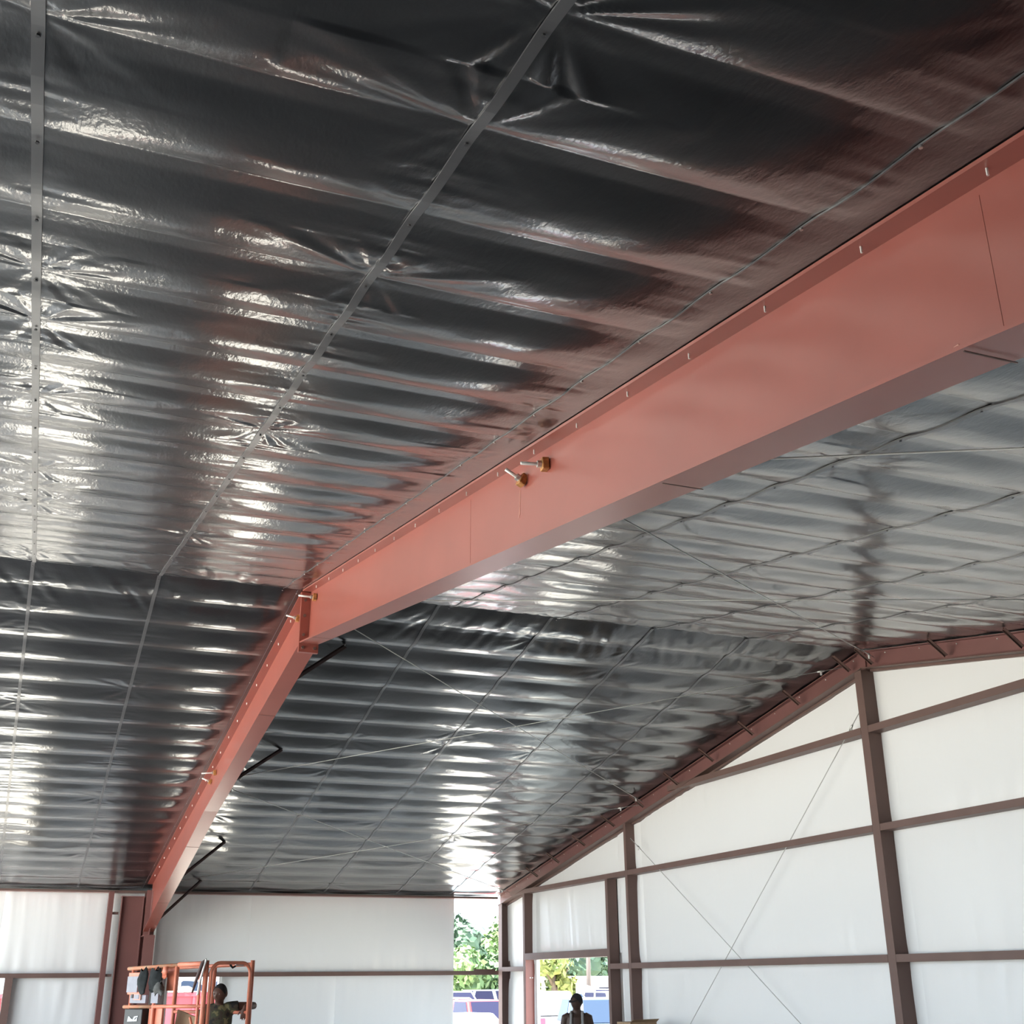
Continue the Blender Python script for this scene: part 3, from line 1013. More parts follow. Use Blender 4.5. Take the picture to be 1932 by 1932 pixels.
# the gate: a bent tube
gp = []
r_ = .13
gp += [(-.03, .05, ZP), (-.03, .05, 2.205 - r_)]
for k in range(1, 7):
    t = k / 6 * math.pi / 2
    gp.append((-.03, .05 + r_ * (1 - math.cos(t)), 2.205 - r_ + r_ * math.sin(t)))
for k in range(0, 7):
    t = k / 6 * math.pi / 2
    gp.append((-.03, LWID - .05 - r_ + r_ * math.sin(t), 2.205 - r_ + r_ * math.cos(t)))
gp += [(-.03, LWID - .05, ZP)]
gate = lbar(gp, None, 'gate', 'orange', r=.021)
MB().tube([lp(-.03, .32, 2.185), lp(-.03, .36, 2.15), lp(-.03, .40, 2.17)], .012, 6).build('latch', 'blackbox', gate)
MB().tube([lp(-.03, .40, 2.178), lp(-.03, .52, 2.178)], .009, 6).build('latch_bar', 'steel', gate)
lbar([(-.02, -.02, 1.20), (.20, -.02, 1.62)], None, 'diagonal_strut', 'orange', r=.014)
MB().tube([lp(-.03, -.02, 2.235), lp(.0, -.06, 2.20), lp(.10, -.06, 1.99), lp(.16, -.05, 1.88)], [.02, .022, .018, .01], 8).build('gate_strap', 'brown_dark', lift, smooth=True)
MB().tube([lp(-.04, -.04, 2.24), lp(.02, -.06, 2.0), lp(.04, -.06, 1.86)], .012, 8).build('chain', 'steel', lift)
# control box and papers
cb = lbox(1.12, 1.42, -.07, -.03, 1.86, 2.11, 'control_panel', 'orange', bevel=.006)
lbox(1.20, 1.415, -.085, -.072, 1.885, 2.065, 'paper_sheet', 'paper', cb)
lbox(1.02, 1.34, -.075, -.04, 1.765, 1.855, 'manual_holder', 'paper')
lb2 = lbox(1.10, 1.24, -.095, -.08, 1.80, 1.87, 'warning_label', 'redchip')
lbox(1.125, 1.225, -.10, -.096, 1.812, 1.86, 'label_face', 'paper', lb2)
lbox(1.25, 1.285, -.10, -.078, 1.82, 1.865, 'switch', 'blackbox')
lbox(.81, .95, -.05, -.02, 1.765, 1.90, 'manual_holder', 'paper')
lbox(.62, .80, .05, .08, 1.90, 2.16, 'rear_panel', 'orange')
lbox(.80, 1.06, .02, .05, ZP, 1.71, 'side_panel', 'orange')
bx_ = lbox(1.10, 1.46, -.05, .12, ZP, 1.70, 'battery_box', 'blackbox', bevel=.01)
# white mark on the dark box
def mark(poly, parent):
    fr = lambda p: lp(1.45 - (p[0] - 250) / 440 * .335, -.052, 1.70 - (p[1] - 1440) * .00046)
    vs_ = [fr(p) for p in poly] + [fr(p) - LV * .003 for p in poly]
    n_ = len(poly)
    fs_ = [tuple(range(n_)), tuple(range(n_, 2 * n_))[::-1]] + [(i, (i + 1) % n_, n_ + (i + 1) % n_, n_ + i) for i in range(n_)]
    return MB().add(vs_, fs_).build('white_mark', 'decal', parent)


mark([(340, 1750), (360, 1620), (395, 1625), (445, 1680), (490, 1690), (488, 1742)], bx_)
mark([(494, 1742), (494, 1670), (522, 1620), (620, 1605), (612, 1640), (556, 1650), (532, 1690), (556, 1702), (572, 1665), (606, 1660), (600, 1735)], bx_)


def cloth_bag(name, label, u0, u1, v, z0, z1, m, seed, cat):
    """slack cloth hung over the rail: a creased pouch"""
    rs = np.random.RandomState(seed)
    nu, nz = 9, 12
    pos = lift.location + lp((u0 + u1) / 2, v, z0)
    g = tag(empty(name, pos), label, cat)
    rows = []
    for i in range(nz + 1):
        t = i / nz
        row = []
        w = (u1 - u0) / 2 * (0.75 + .35 * math.sin(math.pi * (1 - t) * .9))
        for k in range(2 * nu):
            a = 2 * math.pi * k / (2 * nu)
            th = .045 * (.35 + .65 * math.sin(math.pi * min(1, (1 - t) * 1.1 + .05)))
            j = 1 + .16 * math.sin(a * 3 + t * 5 + seed) + rs.uniform(-.05, .05)
            p = LU * (math.cos(a) * w * j) + LV * (math.sin(a) * th * j) + Vector((0, 0, (z1 - z0) * t + .02 * math.sin(a * 2 + seed)))
            row.append(tuple(p))
        row.append(row[0])
        rows.append(row)
    grid_mesh('bag_body', np.array(rows), m, g)
    MB().tube([(0, 0, (z1 - z0) * .95), LV * .03 + Vector((0, 0, z1 - z0 + .03)), LV * .05 + Vector((0, 0, (z1 - z0) * .9))], .008, 6).build('strap', m, g)
    return g


cloth_bag('tool_bag', 'dark cloth bag hanging between the left lift posts', .77, .98, -.07, 1.90, 2.14, 'bag', 3, 'bag')
cloth_bag('work_jacket', 'dark green cloth hanging beside the lift control panel', 1.00, 1.15, -.10, 1.88, 2.14, 'bag', 8, 'cloth')
cloth_bag('cloth_pouch', 'grey cloth pouch on the lift rail under the dark bag', .67, .82, -.10, 1.86, 1.98, 'greycloth', 5, 'pouch')
gl = tag(empty('work_glove', lift.location + lp(.72, -.05, 2.09)), 'orange work glove tucked under the lift rail', 'glove')
gm = MB()
ell(gm, [(0, 0, .08), (0, 0, .03), (0, 0, -.01)], [.03, .045, .042], [.02, .022, .018], LU, 10)
for k in range(4):
    c = LU * (-.033 + .022 * k)
    gm.tube([c + Vector((0, 0, -.005)), c + Vector((0, 0, -.045 - .012 * (k in (1, 2))))], [.010, .008], 6)
gm.tube([LU * .045 + Vector((0, 0, .03)), LU * .07 + Vector((0, 0, -.005))], [.011, .008], 6)
gm.build('glove_body', 'orange', gl, smooth=True)
pk = tag(empty('cardboard_sheet', lift.location + lp(.78, .32, ZP)), 'pale folded cardboard leaning inside the lift', 'cardboard')
MB().hexa([lp(-.2, -.05, 0), lp(.22, -.02, 0), lp(.22, .0, 0), lp(-.2, -.03, 0), lp(-.2, .05, .50), lp(.24, .08, .585), lp(.24, .1, .585), lp(-.2, .07, .50)]).build('front_flap', 'card', pk)
MB().hexa([lp(-.22, .0, 0), lp(.12, .05, 0), lp(.12, .07, 0), lp(-.22, .02, 0), lp(-.22, .10, .45), lp(.1, .14, .40), lp(.1, .16, .40), lp(-.22, .12, .45)]).build('back_flap', 'card', pk)

# ================================================================== PEOPLE


def remeshed(mb, name, voxel, m, parent, smooth_it=4):
    me = bpy.data.meshes.new(name)
    me.from_pydata(mb.v, [], mb.f)
    bm = bmesh.new()
    bm.from_mesh(me)
    bmesh.ops.recalc_face_normals(bm, faces=bm.faces)
    bm.to_mesh(me)
    bm.free()
    o = bpy.data.objects.new(name, me)
    COL.objects.link(o)
    md = o.modifiers.new('r', 'REMESH')
    md.mode = 'VOXEL'
    md.voxel_size = voxel
    sm_ = o.modifiers.new('s', 'SMOOTH')
    sm_.iterations = smooth_it
    sm_.factor = 0.5
    dg = bpy.context.evaluated_depsgraph_get()
    dg.update()
    nm = bpy.data.meshes.new_from_object(o.evaluated_get(dg))
    bpy.data.objects.remove(o)
    nm.name = name
    nm.materials.clear()
    return link(name, nm, m, parent, smooth=True)


def head_shape(mb, c, fwd, s=1.0):
    """head with brow, nose, chin, ears; c = centre, fwd = facing direction"""
    f = Vector(fwd).normalized()
    up = Vector((0, 0, 1))
    sd_ = f.cross(up).normalized()
    up = sd_.cross(f).normalized()
    n1, n2 = 26, 20
    base = len(mb.v)
    for i in range(n2 + 1):
        ph = math.pi * i / n2
        for k in range(n1):
            th = 2 * math.pi * k / n1
            x, y, z = math.sin(ph) * math.cos(th), math.sin(ph) * math.sin(th), math.cos(ph)   # x forward, y side, z up
            X_, Y_, Z_ = x * .100, y * .083, z * .118
            if z < 0:
                Y_ *= 1 - .30 * (-z) ** 1.3
                X_ *= 1 - (.10 if x > 0 else .35) * (-z)
            fr = max(0, x)
            X_ += .010 * fr * math.exp(-((z - .22) / .13) ** 2)                      # brow
            X_ -= .012 * fr * math.exp(-((z - .02) / .10) ** 2) * math.exp(-((abs(y) - .38) / .17) ** 2)   # sockets
            X_ += .026 * (fr ** 6) * math.exp(-((z + .20) / .15) ** 2) * math.exp(-(y / .14) ** 2)        # nose
            X_ += .007 * (fr ** 4) * math.exp(-((z + .52) / .07) ** 2) * math.exp(-(y / .3) ** 2)         # lips
            X_ += .010 * (fr ** 2) * math.exp(-((z + .82) / .14) ** 2)                                    # chin
            p = Vector(c) + (f * X_ + sd_ * Y_ + up * Z_) * s
            mb.v.append(tuple(p))
    for i in range(n2):
        for k in range(n1):
            k2 = (k + 1) % n1
            mb.f.append((base + i * n1 + k, base + i * n1 + k2, base + (i + 1) * n1 + k2, base + (i + 1) * n1 + k))
    for e in (-1, 1):
        q = Vector(c) + (sd_ * e * .081 - f * .012 + up * -.004) * s
        ell(mb, [q + up * .034 * s, q + up * .015 * s + sd_ * e * .010 * s, q - up * .012 * s + sd_ * e * .008 * s, q - up * .034 * s],
            [.010 * s, .020 * s, .017 * s, .008 * s], [.008 * s, .012 * s, .011 * s, .007 * s], f, 8)
    return f, sd_, up


def hair_cap(c, fwd, s, m, parent, name='hair', low=.15):
    f = Vector(fwd).normalized()
    up = Vector((0, 0, 1))
    sd_ = f.cross(up).normalized()
    n1, n2 = 28, 14
    rows = []
    for i in range(n2 + 1):
        row = []
        for k in range(n1 + 1):
            th = 2 * math.pi * k / n1
            front = max(0, math.cos(th))
            lim = math.pi * (.56 - .28 * front ** 1.2)
            ph = lim * i / n2
            x, y, z = math.sin(ph) * math.cos(th), math.sin(ph) * math.sin(th), math.cos(ph)
            row.append(tuple(Vector(c) + (f * x * .106 + sd_ * y * .090 + up * z * .126) * s))
        rows.append(row)
    o = grid_mesh(name, np.array(rows), m, parent)
    return o


def eyes(c, f, sd_, up, s, parent):
    for e in (-1, 1):
        q = Vector(c) + (f * .083 + sd_ * e * .031 + up * .004) * s
        me = MB()
        ell(me, [q - sd_ * .014 * s, q - sd_ * .006 * s + f * .003 * s, q + sd_ * .006 * s + f * .003 * s, q + sd_ * .014 * s], [.002 * s, .008 * s, .008 * s, .002 * s], [.002 * s, .006 * s, .006 * s, .002 * s], up, 8)
        ob = me.build('eye', 'eye_white', parent, smooth=True)
        MB().tube([q + f * .006 * s, q + f * .011 * s], .0055 * s, 8).build('iris', 'hair', ob)


def limb(mb, pts, rad, n=12):
    mb.tube(pts, rad, n)
    return mb


def hand(mb, wrist, d, palm_n, thumb_dir, s=1.0, curl=.25):
    """palm, four fingers of different length with a knuckle bend, and a thumb off the side of the palm"""
    w, d = Vector(wrist), Vector(d).normalized()
    pn = Vector(palm_n)
    pn = (pn - d * pn.dot(d)).normalized()
    sd_ = d.cross(pn).normalized()
    if sd_.dot(Vector(thumb_dir)) < 0:
        sd_ = -sd_
    ell(mb, [w - d * .02 * s, w + d * .02 * s, w + d * .05 * s, w + d * .085 * s], [.024 * s, .033 * s, .042 * s, .040 * s],
        [.019 * s, .017 * s, .015 * s, .012 * s], sd_, 12)
    for k, L in enumerate((.070, .080, .074, .058)):
        b = w + d * .078 * s + sd_ * (.032 - .0215 * k) * s
        out = (d + sd_ * (.12 - .08 * k)).normalized()
        m1 = b + out * L * .45 * s + pn * curl * .010 * s
        m2 = m1 + (out + pn * curl).normalized() * L * .32 * s
        m3 = m2 + (out + pn * curl * 2.2).normalized() * L * .25 * s
        mb.tube([b - out * .01 * s, b, m1, m2, m3], [.0095 * s, .0095 * s, .0088 * s, .008 * s, .006 * s], 8)
    b = w + d * .025 * s + sd_ * .026 * s
    o1 = (d * .6 + sd_ * .8 + pn * .2).normalized()
    m1 = b + o1 * .036 * s
    m2 = m1 + (d * .85 + sd_ * .5 + pn * .25).normalized() * .032 * s
    m3 = m2 + (d + sd_ * .15 + pn * .2).normalized() * .022 * s
    mb.tube([b - o1 * .012 * s, b, m1, m2, m3], [.013 * s, .0125 * s, .011 * s, .0095 * s, .0065 * s], 8)


# --- man sitting in the lift, face turned to the left, left arm hooked over the gate
HF = Vector((-0.62, -0.78, -0.06))
man = tag(empty('person', (2.34, 15.55, ZP)), 'man in camouflage shirt sitting in the orange lift, arm hooked over the gate', 'person')
ofs = Vector(man.location)


def loc(p):
    return tuple(Vector(p) - ofs)


def locs(*ps):
    return [loc(p) for p in ps]


hc = loc((2.342, 15.42, 1.862))
bd = MB()
f_, s_, u_ = head_shape(bd, hc, HF, .93)
limb(bd, locs((2.345, 15.47, 1.67), (2.345, 15.46, 1.74), (2.345, 15.44, 1.80)), [.062, .054, .052])
ell(bd, locs((2.34, 15.58, 1.16), (2.34, 15.57, 1.24), (2.34, 15.54, 1.38), (2.34, 15.51, 1.54), (2.34, 15.49, 1.68), (2.345, 15.48, 1.745)),
    [.14, .155, .145, .165, .165, .075], [.10, .11, .10, .108, .095, .06], (1, 0, 0), 18)
limb(bd, locs((2.44, 15.49, 1.695), (2.51, 15.48, 1.71), (2.62, 15.47, 1.72), (2.765, 15.46, 1.725)), [.062, .058, .050, .042])
limb(bd, locs((2.765, 15.46, 1.725), (2.70, 15.37, 1.722), (2.625, 15.275, 1.71)), [.043, .042, .028])
hand(bd, loc((2.625, 15.27, 1.705)), (-0.10, -.10, -1.0), (0.2, 1, 0), (-1, 0, 0), .92, .22)
limb(bd, locs((2.235, 15.49, 1.695), (2.17, 15.49, 1.65), (2.14, 15.48, 1.50), (2.13, 15.46, 1.40)), [.062, .058, .050, .043])
limb(bd, locs((2.13, 15.46, 1.40), (2.16, 15.36, 1.33), (2.21, 15.25, 1.30)), [.043, .042, .028])
hand(bd, loc((2.21, 15.25, 1.30)), (0.4, -.6, -.3), (0.0, 0, -1), (1, 0, 0), .92, .5)
for e in (-1, 1):
    limb(bd, locs((2.34 + e * .09, 15.56, 1.20), (2.34 + e * .16, 15.36, 1.30), (2.34 + e * .19, 15.20, 1.38)), [.085, .075, .058])
    limb(bd, locs((2.34 + e * .19, 15.20, 1.38), (2.34 + e * .13, 15.26, 1.24), (2.34 + e * .06, 15.30, 1.15)), [.056, .052, .036])
body = remeshed(bd, 'body', .0075, 'skin', man, 3)
hair_cap(hc, HF, .93, 'hair', man)
eyes(Vector(hc), f_, s_, u_, .93, man)
sh = MB()
ell(sh, locs((2.34, 15.58, 1.20), (2.34, 15.57, 1.26), (2.34, 15.54, 1.38), (2.34, 15.51, 1.54), (2.34, 15.49, 1.68), (2.342, 15.48, 1.75)),
    [.155, .17, .162, .185, .182, .09], [.115, .125, .118, .124, .112, .075], (1, 0, 0), 18)
limb(sh, locs((2.44, 15.49, 1.69), (2.51, 15.48, 1.705), (2.585, 15.475, 1.715)), [.080, .076, .070])
limb(sh, locs((2.245, 15.49, 1.69), (2.17, 15.49, 1.64), (2.145, 15.485, 1.53)), [.080, .076, .070])
remeshed(sh, 'shirt', .011, 'camo', man, 4)
pn = MB()
ell(pn, locs((2.34, 15.59, 1.115), (2.34, 15.58, 1.18), (2.34, 15.57, 1.27)), [.16, .172, .165], [.12, .13, .12], (1, 0, 0), 16)
for e in (-1, 1):
    limb(pn, locs((2.34 + e * .09, 15.56, 1.21), (2.34 + e * .16, 15.36, 1.31), (2.34 + e * .19, 15.19, 1.385)), [.10, .088, .072])
    limb(pn, locs((2.34 + e * .19, 15.19, 1.385), (2.34 + e * .13, 15.26, 1.25), (2.34 + e * .07, 15.295, 1.175)), [.070, .066, .055])
remeshed(pn, 'trousers', .013, 'jeans', man, 4)
for e in (-1, 1):
    bt = MB()
    ell(bt, locs((2.34 + e * .06, 15.33, 1.145), (2.34 + e * .05, 15.25, 1.145), (2.34 + e * .04, 15.15, 1.135), (2.34 + e * .035, 15.10, 1.13)), [.042, .046, .045, .025], [.045, .045, .034, .022], (1, 0, 0), 12)
    bt.build('boot', 'boot', man, smooth=True)

# --- man standing in the gable doorway, dark against the daylight
dm = tag(empty('person', (8.99, 19.65, 0)), 'man in black cap and grey vest standing before the bright gable doorway', 'person')
DF = Vector((-0.90, -0.44, -0.12))
BF = Vector((-0.45, -0.89, 0))              # body faces the viewer
BS = BF.cross(Vector((0, 0, 1))).normalized()


def dp_(s, f, z):
    return tuple(BS * s + BF * f + Vector((0, 0, z)))


bd = MB()
hc = dp_(0, .02, 1.615)
f_, s_, u_ = head_shape(bd, hc, DF, 1.08)
limb(bd, [dp_(0, -.02, 1.42), dp_(0, -.015, 1.49), dp_(0, .0, 1.56)], [.085, .072, .066])
ell(bd, [dp_(0, -.01, .86), dp_(0, -.01, .96), dp_(0, 0, 1.10), dp_(0, .0, 1.25), dp_(0, -.01, 1.38), dp_(0, -.02, 1.45), dp_(0, -.02, 1.495)],
    [.15, .165, .150, .18, .19, .14, .075], [.105, .11, .105, .115, .10, .07, .05], BS, 18)
for e in (-1, 1):
    limb(bd, [dp_(e * .13, -.02, 1.405), dp_(e * .205, -.02, 1.375), dp_(e * .245, -.03, 1.20), dp_(e * .26, -.03, 1.07)], [.07, .068, .055, .046])
    limb(bd, [dp_(e * .26, -.03, 1.07), dp_(e * .265, .01, .95), dp_(e * .26, .05, .83)], [.046, .043, .029])
    hand(bd, dp_(e * .26, .05, .83), Vector((0, 0, -1)) + BF * .15, BS * -e, BF, 1.0, .3)
    limb(bd, [dp_(e * .09, -.01, .90), dp_(e * .10, 0, .70), dp_(e * .10, .01, .50)], [.095, .085, .062])
    limb(bd, [dp_(e * .10, .01, .50), dp_(e * .10, -.02, .30), dp_(e * .10, -.03, .09)], [.060, .056, .04])
remeshed(bd, 'body', .010, 'skin_dark', dm, 3)
eyes(Vector(hc), f_, s_, u_, 1.0, dm)
capo = hair_cap(Vector(hc) + Vector((0, 0, .008)), DF, 1.15, 'cap', dm, 'cap')
br = MB()
fl_ = Vector((DF.x, DF.y, 0)).normalized()
sl_ = fl_.cross(Vector((0, 0, 1)))
b0 = Vector(hc) + Vector((0, 0, .038))
brim = []
for k in range(9):
    t = -math.pi / 2 + math.pi * k / 8
    brim.append(b0 + fl_ * (.075 + .085 * math.cos(t)) + sl_ * .078 * math.sin(t) - Vector((0, 0, .035 * math.cos(t))))
br.add([tuple(p) for p in brim] + [tuple(p + Vector((0, 0, .008))) for p in brim],
       [tuple(range(9)), tuple(range(9, 18))[::-1]] + [(i, (i + 1) % 9, 9 + (i + 1) % 9, 9 + i) for i in range(9)])
br.build('brim', 'cap', capo)
vt = MB()
ell(vt, [dp_(0, -.01, .90), dp_(0, -.01, .98), dp_(0, 0, 1.10), dp_(0, 0, 1.22), dp_(0, 0, 1.28)],
    [.165, .175, .164, .186, .180], [.12, .122, .118, .128, .122], BS, 20)
for e in (-1, 1):
    for f1 in (1, -1):
        limb(vt, [dp_(e * .105, f1 * .115, 1.25), dp_(e * .098, f1 * .108, 1.33), dp_(e * .096, f1 * .085, 1.435), dp_(e * .094, -.01, 1.478)], [.026, .024, .024, .024], 8)
remeshed(vt, 'vest', .011, 'tank', dm, 3)
pn = MB()
ell(pn, [dp_(0, -.01, .80), dp_(0, -.01, .88), dp_(0, -.01, .96)], [.17, .178, .168], [.12, .125, .118], BS, 16)
for e in (-1, 1):
    limb(pn, [dp_(e * .09, -.01, .88), dp_(e * .10, 0, .68), dp_(e * .10, .005, .48), dp_(e * .10, -.02, .28), dp_(e * .10, -.03, .10)], [.112, .10, .08, .074, .072])
remeshed(pn, 'trousers', .014, 'jeans', dm, 4)
for e in (-1, 1):
    bt = MB()
    ell(bt, [dp_(e * .10, -.09, .05), dp_(e * .10, -.03, .055), dp_(e * .105, .07, .045), dp_(e * .11, .17, .035), dp_(e * .11, .21, .03)], [.038, .046, .048, .042, .02], [.05, .055, .045, .035, .02], BS, 12)
    bt.build('boot', 'boot', dm, smooth=True)

# ================================================================== boxes by the gable wall
def carton(x0, x1, y0, y1, z0, z1, label, flap=True):
    b = tag(empty('cardboard_box', ((x0 + x1) / 2, (y0 + y1) / 2, z0)), label, 'box', 'cardboard boxes along the gable wall')
    hx, hy, h = (x1 - x0) / 2, (y1 - y0) / 2, z1 - z0
    MB().box(-hx, hx, -hy, hy, 0, h).build('carton', 'card', b, bevel=.004)
    MB().box(-hx - .001, hx + .001, -.025, .025, h * .75, h + .002).build('tape', 'tape', b)
    if flap:
        MB().hexa([(-hx, -hy, h), (hx, -hy, h), (hx, -hy + .01, h), (-hx, -hy + .01, h), (-hx, -hy - .12, h + .04), (hx, -hy - .10, h + .05), (hx, -hy - .09, h + .05), (-hx, -hy - .11, h + .04)]).build('flap', 'card', b)
    return b


pal = tag(empty('timber_pallet', (9.55, 17.9, 0)), 'wooden pallet under the cardboard boxes', 'pallet')
for k in range(6):
    MB().box(-.3, .3, -1.0 + k * .36, -.86 + k * .36, .10, .12).build('slat', 'wood', pal)
for x in (-.26, 0, .22):
    MB().box(x, x + .06, -1.0, 1.0, 0, .10).build('runner', 'wood', pal)
carton(9.30, 9.82, 18.30, 18.82, .12, .74, 'lower cardboard box under the box beside the gable column', False)
carton(9.32, 9.80, 18.32, 18.80, .74, 1.335, 'brown cardboard box standing just right of the gable column')
carton(9.30, 9.80, 17.00, 17.45, .12, .72, 'lower cardboard box under the torn box', False)
carton(9.32, 9.78, 17.02, 17.43, .72, 1.285, 'torn cardboard box right of the crossing wall rods')

# ================================================================== OUTSIDE
GZ = -.26


def car(name, label, paint, x, y, rz, L=4.6, W=1.82, H=1.48, kind='suv', glass='glass'):
    c = tag(empty(name, (x, y, GZ), rz), label, 'car', 'parked cars outside')
    h, w = L / 2, W / 2
    zb = .32
    belt = H * .60
    prof = [(-h, zb + .1), (-h + .06, zb), (h - .08, zb), (h, zb + .12), (h - .02, belt * .72), (h - .25, belt * .86), (h * .42, belt), (-h * .78, belt), (-h + .03, belt * .93)]
    if kind == 'pickup':
        prof = [(-h, zb + .1), (-h + .06, zb), (h - .08, zb), (h, zb + .12), (h - .02, belt * .80), (h - .2, belt * .96), (h * .38, belt), (-h, belt)]
    bm_ = MB().prism(prof, 'y', -w, w)
    body_ = bm_.build('body', paint, c, bevel=.04)
    # cabin
    if kind == 'sedan':
        xb0, xb1, xt0, xt1 = -h * .74, h * .42, -h * .42, h * .08
    elif kind == 'pickup':
        xb0, xb1, xt0, xt1 = -h * .18, h * .46, -h * .12, h * .20
    else:
        xb0, xb1, xt0, xt1 = -h * .94, h * .44, -h * .82, h * .16
    wt = w * .80
    MB().hexa([(xb0, -w * .97, belt - .02), (xb1, -w * .97, belt - .02), (xb1, w * .97, belt - .02), (xb0, w * .97, belt - .02),
               (xt0, -wt, H), (xt1, -wt, H), (xt1, wt, H), (xt0, wt, H)]).build('cabin', paint, c, bevel=.05)

    def quad(p, nm, off):
        p = [Vector(q) for q in p]
        n = (p[1] - p[0]).cross(p[3] - p[0]).normalized()
        cen = sum(p, Vector()) / 4
        p = [cen + (q - cen) * .86 for q in p]
        if n.dot(cen - Vector(((xt0 + xt1) / 2, 0, belt))) < 0:
            n = -n
        MB().hexa([q + n * .0 for q in p] + [q + n * off for q in p]).build(nm, glass, c)
    quad([(xb1, -w * .95, belt), (xb1, w * .95, belt), (xt1, wt, H), (xt1, -wt, H)], 'windshield', .012)
    quad([(xb0, -w * .95, belt), (xb0, w * .95, belt), (xt0, wt, H), (xt0, -wt, H)], 'rear_window', .012)
    for e in (-1, 1):
        xm0, xm1 = (xb0 + xb1) / 2 - .1, (xt0 + xt1) / 2 - .05
        quad([(xb0, e * w * .97, belt), (xm0, e * w * .97, belt), (xm1, e * wt, H), (xt0, e * wt, H)], 'side_window', .012)
        quad([(xm0, e * w * .97, belt), (xb1, e * w * .97, belt), (xt1, e * wt, H), (xm1, e * wt, H)], 'side_window', .012)
        MB().box(-h - .02, -h + .06, e * w * .72 - .13, e * w * .72 + .13, belt * .70, belt * .92).build('tail_light', 'tail', c)
        MB().box(h - .10, h + .015, e * w * .68 - .18, e * w * .68 + .18, belt * .62, belt * .78).build('headlight', 'head', c)
        for xx_ in (-h * .60, h * .62):
            wh = MB().tube([(xx_, e * (w - .2), .33), (xx_, e * (w + .01), .33)], .33, 18).build('wheel', 'tyre', c)
            MB().tube([(xx_, e * (w - .1), .33), (xx_, e * (w + .02), .33)], .19, 12).build('hub', 'hub', wh)
    MB().box(h - .02, h + .05, -w * .9, w * .9, zb, zb + .2).build('front_bumper', 'tarp', c, bevel=.02)
    MB().box(-h - .05, -h + .02, -w * .9, w * .9, zb, zb + .2).build('rear_bumper', 'tarp', c, bevel=.02)
    return c


P2 = math.pi / 2
car('white_car', 'white car nearest the open corner slot', 'car_white', 11.35, 31.8, -P2 + .25, H=1.42, kind='sedan', glass='glass_pale')
car('red_car', 'red car filling the middle of the corner slot behind the white car', 'car_red', 14.55, 39.2, -P2 + .04, H=1.62)
car('cream_car', 'cream car partly hidden behind the red car', 'car_tan', 16.6, 47.6, .12, H=1.60, kind='sedan')
car('white_car', 'white car far back at left of the corner slot', 'car_white', 19.0, 55.0, -P2 + .2, H=1.75)
car('white_car', 'white pickup truck far back at right of the corner slot', 'car_white', 22.4, 57.0, -.3, H=1.85, kind='pickup')
car('silver_car', 'silver car far back behind the red car', 'car_silver', 24.0, 62.0, .1, H=1.75)
car('white_car', 'white car with red tail light at lower left of the doorway', 'car_white', 17.3, 42.0, P2 + .08, H=1.85, glass='glass_pale')
car('silver_car', 'silver car with pale blue windshield left of the man in the doorway', 'car_silver', 22.3, 50.0, -P2 + .1, H=1.68, glass='glass_blue')
car('blue_car', 'grey-blue car facing the doorway right of the man in the cap', 'car_blue', 16.15, 33.6, -P2 - .2, H=1.72, glass='glass_blue')
car('white_car', 'white car far behind the grey-blue car', 'car_white', 25.6, 51.5, -P2, H=1.70)
car('white_car', 'white car parked in front of the low white building', 'car_white', 29.2, 60.6, -P2, H=1.74)

# red roll-off container and white van beyond the far wall
rb = tag(empty('red_container', (3.4, 45.0, GZ)), 'long red waste container outside the far wall openings', 'container')
MB().box(-4.6, 4.6, -1.1, 1.1, .12, 1.80).build('shell', 'bin_red', rb)
MB().box(-4.45, 4.45, -1.17, -1.08, 1.80, 1.92).build('top_rim', 'bin_red', rb)
MB().box(-4.45, 4.45, 1.08, 1.17, 1.80, 1.92).build('top_rim', 'bin_red', rb)
for k in range(15):
    x = -4.2 + k * .6
    MB().box(x - .04, x + .04, -1.16, -1.10, .12, 1.80).build('rib', 'bin_red', rb)
for (x, w_, h_, lab) in ((5.50, .22, .17, 'tall pale scrap lump on the rim of the red container'),
                         (5.18, .26, .07, 'low flat pale scrap on the rim left of the tall lump')):
    s1 = tag(empty('scrap_piece', (x, 43.86, GZ + 1.92)), lab, 'scrap', 'scrap on the red container')
    m_ = MB()
    ell(m_, [(-w_, 0, h_ * .5), (-w_ * .5, .02, h_ * .62), (w_ * .35, 0, h_ * .6), (w_, -.02, h_ * .45)], [.03, .07, .08, .04], [h_ * .3, h_ * .55, h_ * .6, h_ * .35], (0, 1, 0), 8)
    m_.build('lump', 'rubble', s1)
vn = tag(empty('white_van', (5.6, 52.0, GZ)), 'tall white van behind the red container', 'van')
MB().box(-3.6, 3.2, -1.0, 1.0, .4, 2.75).build('van_body', 'car_white', vn, bevel=.10)
MB().prism([(3.1, .4), (4.3, .45), (4.35, 1.3), (3.95, 1.45), (3.25, 2.45), (3.1, 2.5)], 'y', -.95, .95).build('cab', 'car_white', vn, bevel=.06)
for x in (-3.9 + .0,):
    pass
for x0, x1 in ((-3.45, -2.6), (.60, 1.45), (1.95, 2.45), (3.2, 3.75)):
    wpoly = [(x0, 1.92), (x1, 1.92), (x1 - .02, 2.12), (x1 - .22, 2.27), (x0 + .08, 2.30), (x0, 2.25)]
    MB().prism(wpoly, 'y', -1.02 if x1 < 3.1 else -.97, -.99 if x1 < 3.1 else -.94).build('window', 'glass_blue', vn)
for x in (-2.4, 3.3):
    for yv in (-.9, .75):
        wh = MB().tube([(x, yv, .38), (x, yv + .2, .38)], .38, 18).build('wheel', 'tyre', vn)
        MB().tube([(x, yv - .02, .38), (x, yv + .1, .38)], .2, 12).build('hub', 'hub', wh)

